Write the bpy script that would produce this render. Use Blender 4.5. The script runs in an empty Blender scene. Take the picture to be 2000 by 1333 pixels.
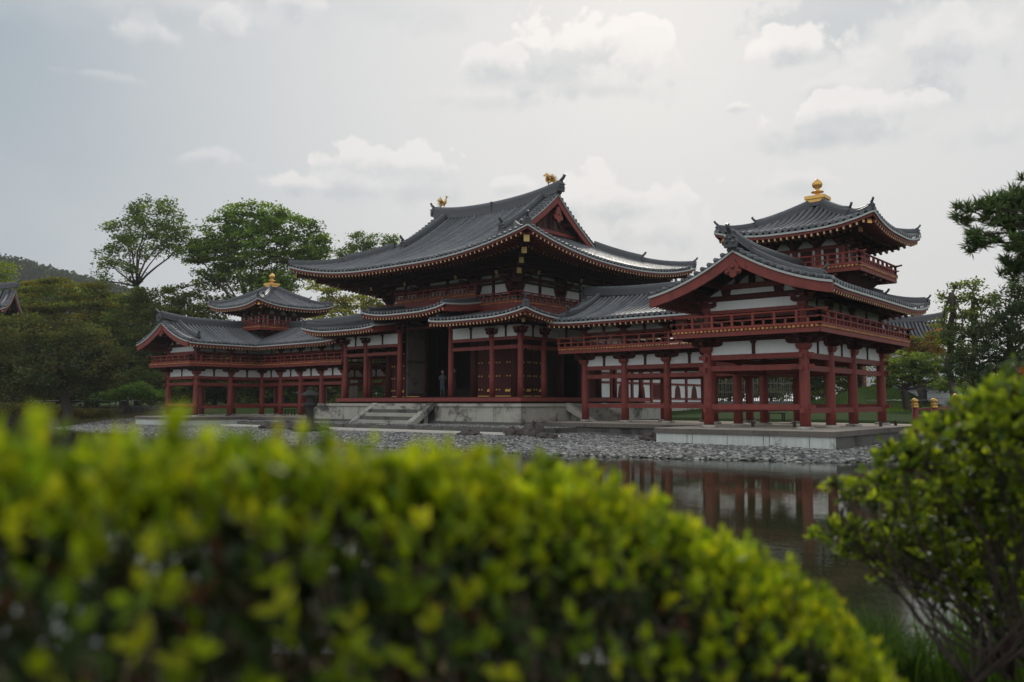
import bpy, math, random
import numpy as np
from mathutils import Vector, Matrix

# ------------------------------------------------------------------ camera, world, sun, exposure
S = bpy.context.scene
COL = S.collection
YAW, PITCH, FPX = 0.7011, 0.0737, 1625.457
CAM = np.array([34.4613, -33.0971, 0.8864])
cd = bpy.data.cameras.new("camera"); cam = bpy.data.objects.new("camera", cd); COL.objects.link(cam)
cam.location = CAM; cam.rotation_euler = (math.pi/2+PITCH, 0, YAW)
cd.sensor_width = 36; cd.lens = FPX/2000*36; cd.clip_end = 5000; cd.clip_start = 0.05
cd.dof.use_dof = True; cd.dof.focus_distance = 38; cd.dof.aperture_fstop = 1.2
S.camera = cam
S.view_settings.view_transform = 'Standard'; S.view_settings.look = 'None'
S.view_settings.gamma = 1; S.view_settings.exposure = 0.0; S.view_settings.use_curve_mapping = False
try:
    S.cycles.use_denoising = True; S.cycles.max_bounces = 8; S.cycles.transparent_max_bounces = 12
    S.cycles.sample_clamp_indirect = 6; S.cycles.caustics_reflective = False; S.cycles.caustics_refractive = False
except Exception: pass

FW = np.array([-math.sin(YAW)*math.cos(PITCH), math.cos(YAW)*math.cos(PITCH), math.sin(PITCH)])
RT = np.array([math.cos(YAW), math.sin(YAW), 0.0]); UP = np.cross(RT, FW)
def at(px, py, d):
    "a point of the place: seen in direction (px,py) of the survey photograph, d metres away"
    return CAM + (FW*FPX + RT*(px-1000) - UP*(py-666.5))*d/FPX
def direction(px, py):
    v = FW*FPX + RT*(px-1000) - UP*(py-666.5); return v/np.linalg.norm(v)

SUN_DIR = direction(1270, -130)
sun_el = math.asin(SUN_DIR[2]); sun_az = math.atan2(SUN_DIR[0], SUN_DIR[1])
sl = bpy.data.lights.new("sun", 'SUN'); sl.energy = 1.7; sl.angle = math.radians(10); sl.color = (1, .93, .82)
so = bpy.data.objects.new("sun", sl); COL.objects.link(so)
so.rotation_euler = Vector(SUN_DIR).to_track_quat('Z', 'Y').to_euler(); so.location = (0, 0, 60)

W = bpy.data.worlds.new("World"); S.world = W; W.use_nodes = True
class NT:
    def __init__(s, nt): s.nt = nt; nt.nodes.clear()
    def n(s, typ, inp=None, **kw):
        nd = s.nt.nodes.new(typ)
        for k, v in kw.items(): setattr(nd, k, v)
        for k, v in (inp or {}).items():
            if hasattr(v, 'is_output'): s.nt.links.new(v, nd.inputs[k])
            else: nd.inputs[k].default_value = v
        return nd
    def m(s, op, a, b=None, c=None, clamp=False):
        i = {0: a}
        if b is not None: i[1] = b
        if c is not None: i[2] = c
        nd = s.n('ShaderNodeMath', i, operation=op); nd.use_clamp = clamp; return nd.outputs[0]
    def mix(s, f, a, b):
        nd = s.n('ShaderNodeMix', data_type='RGBA')
        for i, v in ((0, f), (6, a), (7, b)):
            if hasattr(v, 'is_output'): s.nt.links.new(v, nd.inputs[i])
            else: nd.inputs[i].default_value = v if i == 0 else (*v, 1)
        return nd.outputs[2]
    def sstep(s, v, lo, hi, a=0., b=1.):
        nd = s.n('ShaderNodeMapRange', {0: v, 1: lo, 2: hi, 3: a, 4: b}, interpolation_type='SMOOTHSTEP'); return nd.outputs[0]
    def noise(s, vec, scale, detail=4, rough=.55, dist=0.):
        i = {'Scale': scale, 'Detail': detail, 'Roughness': rough, 'Distortion': dist}
        if vec is not None: i['Vector'] = vec
        return s.n('ShaderNodeTexNoise', i).outputs['Fac']

def build_world():
    t = NT(W.node_tree)
    co = t.n('ShaderNodeTexCoord').outputs['Generated']
    sx = t.n('ShaderNodeSeparateXYZ', {0: co})
    X, Y, Z = sx.outputs
    az = t.m('ARCTAN2', X, Y); el = t.m('ARCSINE', Z)
    dt = t.n('ShaderNodeVectorMath', {0: co, 1: tuple(SUN_DIR)}, operation='DOT_PRODUCT').outputs['Value']
    gv = t.n('ShaderNodeVectorMath', {0: co, 1: tuple(direction(1560, 120))}, operation='DOT_PRODUCT').outputs['Value']
    g1 = t.sstep(gv, .58, .96)
    base = t.mix(g1, (.31, .395, .465), (.79, .79, .785))
    base = t.mix(t.sstep(dt, .60, .05), base, (1.22, 1.26, 1.30))  # out-of-view sky opposite the sun, lifted as added fill for the shaded fronts
    hz = t.sstep(el, .5, -.02)
    base = t.mix(t.m('MULTIPLY', hz, .45), base, (.70, .70, .70))
    low = t.noise(co, 2.2, 4, .6)
    veil = t.sstep(low, .38, .68)
    base = t.mix(t.m('MULTIPLY', veil, .30), base, (.70, .71, .72))
    glow = t.m('POWER', t.m('MAXIMUM', dt, 0.), 14.)
    # clouds of the day: azimuth, elevation, half width, half height, brightness
    n1 = t.noise(co, 15., 9, .66); n2 = t.noise(co, 60., 5, .6)
    v1 = t.n('ShaderNodeTexVoronoi', {'Vector': co, 'Scale': 26.}, feature='SMOOTH_F1').outputs['Distance']
    v2 = t.n('ShaderNodeTexVoronoi', {'Vector': co, 'Scale': 64.}, feature='SMOOTH_F1').outputs['Distance']
    bil = t.m('ADD', t.m('MULTIPLY', t.m('SUBTRACT', .45, v1), 1.15), t.m('MULTIPLY', t.m('SUBTRACT', .45, v2), .50))
    ns = t.m('ADD', t.m('ADD', t.m('MULTIPLY', t.m('SUBTRACT', n1, .5), 1.5), t.m('MULTIPLY', t.m('SUBTRACT', n2, .5), .35)), bil)
    # px, py, half width, half height, strength, top brightness 0..1, edge softness
    CL = [(620,0,460,70,.30,.5,3.),(80,0,300,60,.40,.45,3.),(1900,-50,360,110,.75,.0,2.5),(1620,55,170,84,.95,.05,1.8),(1850,105,180,100,.85,.85,2.),(1525,108,86,54,.95,1.,1.1),(1610,175,110,34,.6,.75,2.),
          (1165,108,160,84,1.,1.,1.),(1250,135,100,62,.85,.85,1.4),(1080,145,120,56,.8,.30,2.),(955,142,74,52,.8,.9,1.3),(970,195,150,34,.45,.75,2.6),(1180,175,170,40,.7,.35,2.6),
          (755,330,130,62,.85,.95,1.1),(690,370,130,40,.6,.8,1.8),(800,375,120,40,.5,.45,2.4),(592,368,48,26,.6,.9,1.3),(1638,232,150,52,.95,.9,1.1),(1630,270,150,34,.7,.25,2.4),(1438,212,28,15,.7,.9,1.1),
          (440,62,64,46,.75,.9,1.6),(300,80,80,40,.6,.85,2.),(585,16,60,38,.65,.9,1.6),(360,24,190,54,.5,.75,2.8),(400,315,96,30,.45,.8,1.8),(190,150,80,16,.3,.75,2.2),
          (1190,405,150,76,.8,.9,1.2),(1010,366,54,28,.7,.9,1.3),(1290,460,96,54,.55,.8,1.8),(1560,362,66,32,.5,.8,1.6),(1930,260,110,50,.35,.7,2.4),(-450,120,250,70,.6,.8,2.5),(2400,200,350,120,.8,.7,1.5),(-900,60,400,140,.8,.8,1.5),(3000,60,400,200,.8,.8,1.5)]
    out = base
    for (px, py, rx, ry, br, tb, sf) in CL:
        d = direction(px, py); a0 = math.atan2(d[0], d[1]); e0 = math.asin(d[2]); c = max(.2, math.cos(e0))
        k = 1/(1+((px-1000)/FPX)**2)
        da = t.m('DIVIDE', t.m('SUBTRACT', az, a0), rx/FPX/c*k**.5); de = t.m('DIVIDE', t.m('SUBTRACT', el, e0), ry/FPX)
        lowr = t.m('MULTIPLY', t.m('LESS_THAN', de, 0.), .25)
        de2 = t.m('MULTIPLY', de, t.m('ADD', 1., lowr))
        r = t.m('SQRT', t.m('ADD', t.m('MULTIPLY', da, da), t.m('MULTIPLY', de2, de2)))
        rr = t.m('SUBTRACT', r, ns)
        wd = t.sstep(de, .30, -.45, .20*sf, .85)
        mk = t.sstep(t.m('DIVIDE', t.m('SUBTRACT', 1.0, rr), wd), 0., 1.)
        lit = t.sstep(t.m('ADD', t.m('SUBTRACT', de, t.m('MULTIPLY', t.m('SUBTRACT', n1, .5), .9)), t.m('ADD', t.m('MULTIPLY', bil, .35), t.m('MULTIPLY', t.m('SUBTRACT', rr, .4), .55))), -.50, .50)
        top = tuple(a+(b_-a)*tb for a, b_ in zip((.57,.61,.64), (.93,.90,.88)))
        colr = t.mix(lit, (.545, .585, .62), top)
        out = t.mix(t.m('MULTIPLY', mk, br*.9), out, colr)
    out = t.mix(t.m('MULTIPLY', glow, .03), out, (.92, .92, .91))
    # the hemisphere away from the sun is brightened as added fill, below the horizon it is ground coloured
    sky = t.n('ShaderNodeTexSky'); sky.sky_type = 'NISHITA'; sky.sun_disc = False
    sky.sun_elevation = sun_el; sky.sun_rotation = sun_az; sky.air_density = 1.2; sky.dust_density = 3
    skc = t.n('ShaderNodeVectorMath', {0: sky.outputs[0], 'Scale': .055}, operation='SCALE').outputs[0]
    out = t.mix(.05, out, skc)
    out = t.mix(t.sstep(Z, -.005, -.03), out, (.09, .09, .08))
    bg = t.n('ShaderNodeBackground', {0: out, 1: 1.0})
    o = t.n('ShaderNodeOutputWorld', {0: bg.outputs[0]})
build_world()
try: W.cycles.sampling_method = 'MANUAL'; W.cycles.sample_map_resolution = 1024
except Exception: pass

# ------------------------------------------------------------------ materials
MATS = {}
def mat(name, col, rough=.6, metal=0., var=.25, scale=3., bump=0., bscale=20., spec=.5, dark=None, dscale=1.2, damt=.0, coat=0., island=0., cell=0., streak=0.):
    m = bpy.data.materials.new(name); m.use_nodes = True; t = NT(m.node_tree)
    co = t.n('ShaderNodeTexCoord').outputs['Object']
    geo = t.n('ShaderNodeNewGeometry')
    pos = geo.outputs['Position']
    nz = t.noise(pos, scale, 5, .6)
    f = t.m('ADD', 1-var, t.m('MULTIPLY', nz, 2*var))
    if island:
        f = t.m('MULTIPLY', f, t.m('ADD', 1-island, t.m('MULTIPLY', geo.outputs['Random Per Island'], 2*island)))
    if cell:
        vc = t.n('ShaderNodeSeparateColor', {0: t.n('ShaderNodeTexVoronoi', {'Vector': pos, 'Scale': 3.6}).outputs['Color']}).outputs[0]
        f = t.m('MULTIPLY', f, t.m('ADD', 1-cell, t.m('MULTIPLY', vc, 2*cell)))
    if streak:
        mp = t.n('ShaderNodeMapping', {'Vector': pos, 'Scale': (9., 9., .7)}).outputs[0]
        f = t.m('MULTIPLY', f, t.m('ADD', 1-streak, t.m('MULTIPLY', t.noise(mp, 1., 5, .65), 2*streak)))
    c = t.n('ShaderNodeVectorMath', {0: tuple(col), 'Scale': f}, operation='SCALE').outputs[0]
    if dark is not None:
        st = t.sstep(t.noise(pos, dscale, 8, .7, .4), .62-damt*.3, .78-damt*.3)
        c = t.mix(st, c, dark)
    b = t.n('ShaderNodeBsdfPrincipled', {'Base Color': c, 'Roughness': rough, 'Metallic': metal, 'Specular IOR Level': spec, 'Coat Weight': coat})
    t.nt.links.new(t.m('ADD', rough-.12, t.m('MULTIPLY', nz, .24)), b.inputs['Roughness'])
    if bump:
        bn = t.n('ShaderNodeBump', {'Strength': bump, 'Distance': .02, 'Height': t.noise(pos, bscale, 6, .65)})
        t.nt.links.new(bn.outputs[0], b.inputs['Normal'])
    t.n('ShaderNodeOutputMaterial', {0: b.outputs[0]})
    MATS[name] = m; return m
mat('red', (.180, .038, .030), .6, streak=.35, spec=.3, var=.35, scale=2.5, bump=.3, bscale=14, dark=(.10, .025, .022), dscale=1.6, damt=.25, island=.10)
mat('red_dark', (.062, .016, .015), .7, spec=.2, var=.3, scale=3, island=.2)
mat('red_rail', (.20, .040, .028), .6, spec=.3, var=.3, scale=3, island=.15)
mat('plaster', (.68, .70, .69), .8, streak=.12, var=.08, scale=1.2, dark=(.55, .55, .52), dscale=.9, damt=0.)
mat('trim', (.40, .42, .40), .6, var=.12, scale=2.)
mat('tile', (.115, .121, .130), .50, cell=.15, var=.4, scale=2.2, island=.30, spec=.28, dark=(.05, .052, .05), dscale=3, damt=.1)
mat('tile_pan', (.018, .019, .022), .85, var=.3, scale=2.5, spec=.1)
mat('ridge', (.055, .058, .064), .5, var=.35, scale=4, bump=.35, bscale=16, island=.15, spec=.45)
mat('gold', (.70, .42, .12), .45, metal=.75, var=.2, scale=9)
mat('gilt', (.42, .30, .11), .5, metal=.3, var=.2)
mat('yellow', (.58, .42, .22), .5, var=.25, scale=6, island=.2)
mat('ochre', (.46, .20, .07), .6, var=.3, scale=6, island=.3)
mat('green', (.03, .14, .10), .5, var=.3)
mat('stone', (.36, .345, .30), .85, streak=.25, var=.3, scale=1.3, bump=.6, bscale=9, dark=(.055, .05, .045), dscale=.6, damt=.42)
mat('coping', (.125, .11, .095), .9, var=.35, scale=2, bump=.6, bscale=9, dark=(.05, .045, .04), dscale=1., damt=.3, streak=.3)
mat('stone_dark', (.10, .095, .085), .9, var=.4, scale=3, bump=.8, bscale=10, dark=(.03, .03, .028), dscale=1.2, damt=.4)
mat('panel_stone', (.50, .53, .50), .8, var=.14, streak=.30, scale=1.6, bump=.3, bscale=12, dark=(.15, .15, .135), dscale=1.1, damt=.12)
mat('floor_sand', (.40, .345, .29), .9, var=.15, scale=1.5, bump=.3, bscale=30)
mat('sand', (.60, .55, .49), .9, var=.12, scale=3, bump=.3, bscale=40)
mat('black', (.012, .011, .011), .8, var=.2)
mat('lantern', (.030, .028, .026), .9, var=.35, scale=5, bump=.8, bscale=14)
mat('door_old', (.10, .085, .07), .7, var=.5, scale=2.2, dark=(.025, .02, .018), dscale=1.5, damt=.3, bump=.3)
mat('wood_dark', (.05, .035, .028), .8, var=.4, scale=8, bump=.5, bscale=20)
mat('bark', (.065, .05, .04), .9, var=.4, scale=6, bump=1., bscale=18)
mat('bark_pale', (.14, .115, .09), .9, var=.4, scale=8, bump=1., bscale=18)
mat('twig', (.10, .075, .055), .85, var=.4, scale=30)
mat('white_wall', (.60, .62, .62), .8, var=.10, scale=.8)
mat('bamboo', (.085, .075, .055), .6, var=.3, island=.3)
mat('cloth_black', (.015, .015, .018), .8, var=.3)
mat('cloth_grey', (.11, .115, .13), .8, var=.3)
mat('cloth_blue', (.05, .07, .12), .8, var=.3)
mat('skin', (.42, .25, .18), .6, var=.1)
mat('hat', (.42, .36, .22), .8, var=.15)
mat('rock', (.075, .06, .055), .9, var=.5, scale=2.5, bump=1., bscale=6, dark=(.16, .13, .10), dscale=2., damt=.2)
mat('metal_grey', (.3, .3, .3), .4, metal=.6, var=.1)

def gravel_mat():
    m = bpy.data.materials.new('gravel'); m.use_nodes = True; t = NT(m.node_tree)
    g = t.n('ShaderNodeNewGeometry'); r = g.outputs['Random Per Island']
    cr = t.n('ShaderNodeValToRGB', {0: r}); e = cr.color_ramp.elements
    e[0].position = 0; e[0].color = (.05, .05, .048, 1); e[1].position = 1; e[1].color = (.46, .44, .41, 1)
    for p, c in ((.35, (.115, .113, .108)), (.62, (.19, .185, .175)), (.85, (.28, .265, .245))):
        x = e.new(p); x.color = (*c, 1)
    b = t.n('ShaderNodeBsdfPrincipled', {'Base Color': cr.outputs[0], 'Roughness': .75})
    t.n('ShaderNodeOutputMaterial', {0: b.outputs[0]}); MATS['gravel'] = m
gravel_mat()
def ground_mat():
    m = bpy.data.materials.new('ground'); m.use_nodes = True; t = NT(m.node_tree)
    g = t.n('ShaderNodeNewGeometry'); p = g.outputs['Position']
    at_ = t.n('ShaderNodeAttribute', attribute_name='kind_mask')
    gr = t.noise(p, 1.3, 8, .7); fine = t.noise(p, 18, 5, .7)
    grass = t.mix(t.m('MULTIPLY', t.m('ADD', gr, fine), .5), (.014, .030, .008), (.048, .082, .018))  # grass tones darkened to carry the shade on the lawn
    gr2 = t.n('ShaderNodeTexVoronoi', {'Vector': p, 'Scale': 9.}); 
    vr = t.n('ShaderNodeSeparateColor', {0: gr2.outputs['Color']}).outputs[0]
    grav = t.mix(vr, (.06, .06, .06), (.24, .23, .21))
    soil = t.mix(fine, (.05, .035, .022), (.13, .085, .05))
    sp = t.n('ShaderNodeSeparateColor', {0: at_.outputs['Color']})
    c = t.mix(sp.outputs[0], grass, grav); c = t.mix(sp.outputs[1], c, soil)
    b = t.n('ShaderNodeBsdfPrincipled', {'Base Color': c, 'Roughness': 1., 'Specular IOR Level': .05})
    bn = t.n('ShaderNodeBump', {'Strength': .8, 'Distance': .05, 'Height': t.m('ADD', fine, vr)})
    t.nt.links.new(bn.outputs[0], b.inputs['Normal'])
    t.n('ShaderNodeOutputMaterial', {0: b.outputs[0]}); MATS['ground'] = m
ground_mat()
def water_mat():
    m = bpy.data.materials.new('water'); m.use_nodes = True; t = NT(m.node_tree)
    p = t.n('ShaderNodeNewGeometry').outputs['Position']
    mp = t.n('ShaderNodeMapping', {'Vector': p, 'Rotation': (0, 0, -YAW), 'Scale': (1., 2.6, 1.)}).outputs[0]
    big = t.noise(p, .16, 3, .5); a = t.noise(mp, 1.6, 4, .55); c = t.noise(mp, 7., 3, .5)
    amp = t.sstep(big, .35, .65, .15, 1.)
    h = t.m('MULTIPLY', t.m('ADD', a, t.m('MULTIPLY', c, .22)), amp)
    bn = t.n('ShaderNodeBump', {'Strength': .10, 'Distance': .045, 'Height': h})
    b = t.n('ShaderNodeBsdfPrincipled', {'Base Color': (.022, .029, .013, 1), 'Roughness': .04, 'IOR': 1.33, 'Normal': bn.outputs[0]})
    t.n('ShaderNodeOutputMaterial', {0: b.outputs[0]}); MATS['water'] = m
water_mat()
def leaf_mat(name, trans=.35, rough=.45, spec=.4):
    m = bpy.data.materials.new(name); m.use_nodes = True; t = NT(m.node_tree)
    c = t.n('ShaderNodeAttribute', attribute_name='tint').outputs['Color']
    b = t.n('ShaderNodeBsdfPrincipled', {'Base Color': c, 'Roughness': rough, 'Specular IOR Level': spec})
    tc = t.n('ShaderNodeVectorMath', {0: c, 1: (1.9, 1.75, .55)}, operation='MULTIPLY').outputs[0]
    tr = t.n('ShaderNodeBsdfTranslucent', {0: tc})
    mx = t.n('ShaderNodeMixShader', {0: trans, 1: b.outputs[0], 2: tr.outputs[0]})
    t.n('ShaderNodeOutputMaterial', {0: mx.outputs[0]}); MATS[name] = m
leaf_mat('leaf_near', .52, .45, .25); leaf_mat('leaf_old', .22, .5, .25); leaf_mat('leaf_far', .45, .9, .05); leaf_mat('needle', .12, .6, .2)

# ------------------------------------------------------------------ mesh builder and object helpers
class MB:
    def __init__(s, sx=1): s.v = []; s.f = []; s.m = []; s.sm = []; s.sx = sx; s.mats = []
    def mi(s, name):
        if name not in s.mats: s.mats.append(name)
        return s.mats.index(name)
    def add(s, vs, fs, m, smooth=False):
        o = len(s.v); s.v += [tuple(float(c) for c in p) for p in vs]; i = s.mi(m)
        for f in fs: s.f.append(tuple(o+k for k in f)); s.m.append(i); s.sm.append(smooth)
    def box(s, x0, x1, y0, y1, z0, z1, m):
        if x0 > x1: x0, x1 = x1, x0
        if y0 > y1: y0, y1 = y1, y0
        s.add([(x0,y0,z0),(x1,y0,z0),(x1,y1,z0),(x0,y1,z0),(x0,y0,z1),(x1,y0,z1),(x1,y1,z1),(x0,y1,z1)],
              [(0,3,2,1),(4,5,6,7),(0,1,5,4),(1,2,6,5),(2,3,7,6),(3,0,4,7)], m)
    def taper(s, cx, cy, z0, z1, a0, b0, a1, b1, m):
        s.add([(cx-a0,cy-b0,z0),(cx+a0,cy-b0,z0),(cx+a0,cy+b0,z0),(cx-a0,cy+b0,z0),(cx-a1,cy-b1,z1),(cx+a1,cy-b1,z1),(cx+a1,cy+b1,z1),(cx-a1,cy+b1,z1)],
              [(0,3,2,1),(4,5,6,7),(0,1,5,4),(1,2,6,5),(2,3,7,6),(3,0,4,7)], m)
    def beam(s, p, q, w, h, m):
        "oriented box from p to q (centre line), width w sideways, height h"
        p = np.array(p, float); q = np.array(q, float); d = q-p; L = np.linalg.norm(d)
        if L < 1e-6: return
        d /= L; sd = np.cross(d, (0,0,1.)); n = np.linalg.norm(sd)
        sd = np.array((1.,0,0)) if n < 1e-6 else sd/n
        u = np.cross(sd, d); a = sd*w/2; b = u*h/2
        s.add([p-a-b,p+a-b,p+a+b,p-a+b,q-a-b,q+a-b,q+a+b,q-a+b],[(0,3,2,1),(4,5,6,7),(0,1,5,4),(1,2,6,5),(2,3,7,6),(3,0,4,7)][::1], m)
    def ext(s, prof, p, ax, thick, m):
        "extrude a 2D profile (a,z) placed at p along horizontal axis ax, thickness thick"
        ax = np.array((ax[0], ax[1], 0.)); nn = np.array((-ax[1], ax[0], 0.)); p = np.array(p, float); n = len(prof); vs = []
        for sg in (-.5, .5):
            for a, z in prof: vs.append(p+ax*a+nn*thick*sg+np.array((0,0,z)))
        s.add(vs, [tuple(range(n))[::-1], tuple(range(n, 2*n))]+[(i, (i+1)%n, n+(i+1)%n, n+i) for i in range(n)], m)
    def tube(s, pts, rs, m, n=6, cap=True, smooth=True):
        pts = [np.array(p, float) for p in pts]; k = len(pts); vs = []; last = None
        for i in range(k):
            d = pts[min(i+1,k-1)]-pts[max(i-1,0)]; d = d/(np.linalg.norm(d)+1e-9)
            if last is None: a = np.cross(d, (0,0,1.) if abs(d[2]) < .9 else (1.,0,0))
            else: a = last-d*np.dot(last, d)
            a = a/(np.linalg.norm(a)+1e-9); last = a; b = np.cross(d, a); r = rs[i] if hasattr(rs,'__len__') else rs
            for j in range(n):
                t = 2*math.pi*j/n; vs.append(pts[i]+a*math.cos(t)*r+b*math.sin(t)*r)
        fs = [(i*n+j, i*n+(j+1)%n, (i+1)*n+(j+1)%n, (i+1)*n+j) for i in range(k-1) for j in range(n)]
        if cap: fs += [tuple(range(n))[::-1], tuple(range((k-1)*n, k*n))]
        s.add(vs, fs, m, smooth)
    def lathe(s, c, prof, m, n=16, smooth=True):
        "prof: (radius, z) pairs"
        vs = [(c[0]+r*math.cos(2*math.pi*j/n), c[1]+r*math.sin(2*math.pi*j/n), c[2]+z) for r, z in prof for j in range(n)]
        k = len(prof)
        fs = [(i*n+j, i*n+(j+1)%n, (i+1)*n+(j+1)%n, (i+1)*n+j) for i in range(k-1) for j in range(n)]
        fs += [tuple(range(n))[::-1], tuple(range((k-1)*n, k*n))]
        s.add(vs, fs, m, smooth)
    def mesh(s, name):
        me = bpy.data.meshes.new(name); v = s.v; f = s.f
        if s.sx < 0: v = [(-a, b, c) for a, b, c in v]; f = [t[::-1] for t in f]
        me.from_pydata(v, [], f)
        for k in s.mats: me.materials.append(MATS[k])
        me.polygons.foreach_set('material_index', s.m); me.polygons.foreach_set('use_smooth', s.sm); me.update()
        return me
    def build(s, name, parent=None, label=None):
        if not s.v: return None
        o = bpy.data.objects.new(name, s.mesh(name)); COL.objects.link(o); attach(o, parent)
        if label: o['label'] = label
        return o
def attach(o, parent):
    if parent is not None:
        o.parent = parent
        if parent.parent is None and parent.type == 'EMPTY': o.location = -Vector(parent.location)
def tag(o, label=None, cat=None, group=None, kind=None):
    for k, v in (('label', label), ('category', cat), ('group', group), ('kind', kind)):
        if v: o[k] = v
    return o
def thing(name, loc, label, cat, group=None):
    o = bpy.data.objects.new(name, None); COL.objects.link(o); o.location = tuple(float(c) for c in loc); o.empty_display_size = .3
    return tag(o, label, cat, group)
def inst(name, me, parent, loc, rz=0., sx=1, label=None):
    o = bpy.data.objects.new(name, me); COL.objects.link(o); o.parent = parent
    base = Vector(parent.location) if (parent.parent is None and parent.type == 'EMPTY') else Vector((0,0,0))
    o.location = Vector((sx*loc[0], loc[1], loc[2]))-base; o.rotation_euler = (0, 0, rz)
    if label: o['label'] = label
    return o
def np_mesh(name, V, F, matname, tint=None, smooth=False):
    "V (n,3), F (m,k) arrays"
    me = bpy.data.meshes.new(name); n, k = F.shape
    me.vertices.add(len(V)); me.vertices.foreach_set('co', V.astype(np.float32).ravel())
    me.loops.add(n*k); me.loops.foreach_set('vertex_index', F.astype(np.int32).ravel())
    me.polygons.add(n); me.polygons.foreach_set('loop_start', np.arange(0, n*k, k, dtype=np.int32))
    me.update(calc_edges=True); me.validate()
    if tint is not None:
        a = me.color_attributes.new('tint', 'FLOAT_COLOR', 'POINT'); c = np.ones((len(V), 4), np.float32); c[:, :3] = tint
        a.data.foreach_set('color', c.ravel())
    me.materials.append(MATS[matname])
    if smooth: me.polygons.foreach_set('use_smooth', np.ones(n, bool))
    return me

# ------------------------------------------------------------------ roofs
def prof(t, a): return a*t+(1-a)*t*t
def make_z(z0, R, V, a, lifts):
    "lifts: (at_u, reach, height); returns z(u,v)"
    def lift(u):
        return sum(h*max(0., 1-abs(u-c)/r)**2.3 for c, r, h in lifts)
    def z(u, v): return z0+R*prof(v/V, a)+lift(u)*max(0., 1-v/V)**1.6
    z.lift = lift; z.z0 = z0; z.V = V
    return z
def roof_face(mb, P0, T, N, L, vmin, vmax, zf, s=.29, r=.085, nseg=8, sag=None):
    P0 = np.array(P0, float); T = np.array(T, float); N = np.array(N, float)
    def P(u, v, dz=0.):
        q = P0+T*u+N*v; return np.array((q[0], q[1], zf(u, v)+dz+(sag(u, v) if sag else 0.)))
    k = max(1, round(L/s)); us = np.linspace(0, L, k+1)
    vs = []; fs = []
    for u in us:
        a, b = vmin(u), max(vmin(u), vmax(u))
        for j in range(nseg+1): vs.append(P(u, a+(b-a)*j/nseg))
    for i in range(k):
        for j in range(nseg):
            o = i*(nseg+1)+j; fs.append((o, o+nseg+1, o+nseg+2, o+1))
    mb.add(vs, fs, 'tile_pan')
    for i in range(k):
        u = (us[i]+us[i+1])/2; a, b = vmin(u), vmax(u)
        if b-a < .12: continue
        a2 = a-(.05 if a < .01 else 0.); vs = []; m = 5
        for j in range(nseg+1):
            c = P(u, a2+(b-a2)*j/nseg)
            for q in range(m):
                th = math.pi*q/(m-1); vs.append(c+np.array((T[0]*math.cos(th)*r, T[1]*math.cos(th)*r, math.sin(th)*r*1.15+.005)))
        fs = [(j*m+q, (j+1)*m+q, (j+1)*m+q+1, j*m+q+1) for j in range(nseg) for q in range(m-1)]
        mb.add(vs, fs, 'tile', True)
        if a < .01:
            c = P(u, a2-.012); n = 10
            mb.add([c+np.array((T[0]*math.cos(2*math.pi*q/n)*r*1.12, T[1]*math.cos(2*math.pi*q/n)*r*1.12, math.sin(2*math.pi*q/n)*r*1.12+.01)) for q in range(n)], [tuple(range(n))], 'tile')
def eave(mb, P0, T, N, L, zf, depth, c0=False, c1=False, sp=.30, slope=.22, tier=True, capm='yellow', u0=0., u1=None, d1=1.05):
    "white edge board, red fascia, soffit and two tiers of rafters; c0/c1: hip corner at the start/end"
    P0 = np.array(P0, float); T = np.array(T, float); N = np.array(N, float); u1 = L if u1 is None else u1
    def lim(u): 
        l = depth
        if c0: l = min(l, u)
        if c1: l = min(l, L-u)
        return max(l, 0.)
    def zs(u, v): return zf.z0+zf.lift(u)*max(0., 1-v/(depth*1.25))+slope*v
    def Q(u, v, z): q = P0+T*u+N*v; return np.array((q[0], q[1], z))
    k = max(2, int((u1-u0)/.6)); us = np.linspace(u0, u1, k+1)
    for (v0, v1, za, zb, m) in ((-.06, .10, -.168, -.088, 'trim'), (.0, .16, -.275, -.171, 'red')):
        vs = []
        for u in us:
            w0, w1 = min(v0, lim(u)) if (c0 or c1) else v0, min(v1, max(lim(u), .0)+.02)
            z = zf(u, 0.); vs += [Q(u, w0, z+za), Q(u, w1, z+za), Q(u, w1, z+zb), Q(u, w0, z+zb)]
        fs = []
        for i in range(k):
            for j in range(4): fs.append((i*4+j, (i+1)*4+j, (i+1)*4+(j+1)%4, i*4+(j+1)%4))
        fs += [(0,1,2,3), (k*4+3, k*4+2, k*4+1, k*4)]
        mb.add(vs, fs, m)
    vs = []; fs = []
    for u in us:
        l = lim(u)
        for j in range(4):
            v = .1+(l-.1)*j/3 if l > .1 else l; vs.append(Q(u, v, zs(u, v)-.20))
    for i in range(k):
        for j in range(3): o = i*4+j; fs.append((o, o+1, o+5, o+4))
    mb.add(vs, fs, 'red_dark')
    n = int((u1-u0)/sp)
    for i in range(n):
        u = u0+(i+.5)*(u1-u0)/n; l = lim(u)
        if l > .3:
            a, b = .03, min(d1+.4, l)
            p, q = Q(u, a, zs(u, a)-.345), Q(u, b, zs(u, b)-.275)
            mb.beam(p, q, .095, .13, 'red')
            e = (p-q)/np.linalg.norm(p-q); mb.beam(p+e*.012, p-e*.01, .072, .10, capm)
        if tier and l > d1+.15:
            a, b = d1, l
            p, q = Q(u, a, zs(u, a)-.43), Q(u, b, zs(u, b)-.40)
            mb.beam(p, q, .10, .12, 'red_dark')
            e = (p-q)/np.linalg.norm(p-q); mb.beam(p+e*.012, p-e*.01, .085, .10, 'ochre')
    if tier:   # the batten that carries the flying rafters
        for i in range(k):
            ua, ub = us[i], us[i+1]
            if lim((ua+ub)/2) < d1: continue
            mb.beam(Q(ua, d1+.06, zs(ua, d1)-.35), Q(ub, d1+.06, zs(ub, d1)-.35), .12, .05, 'red')
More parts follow.
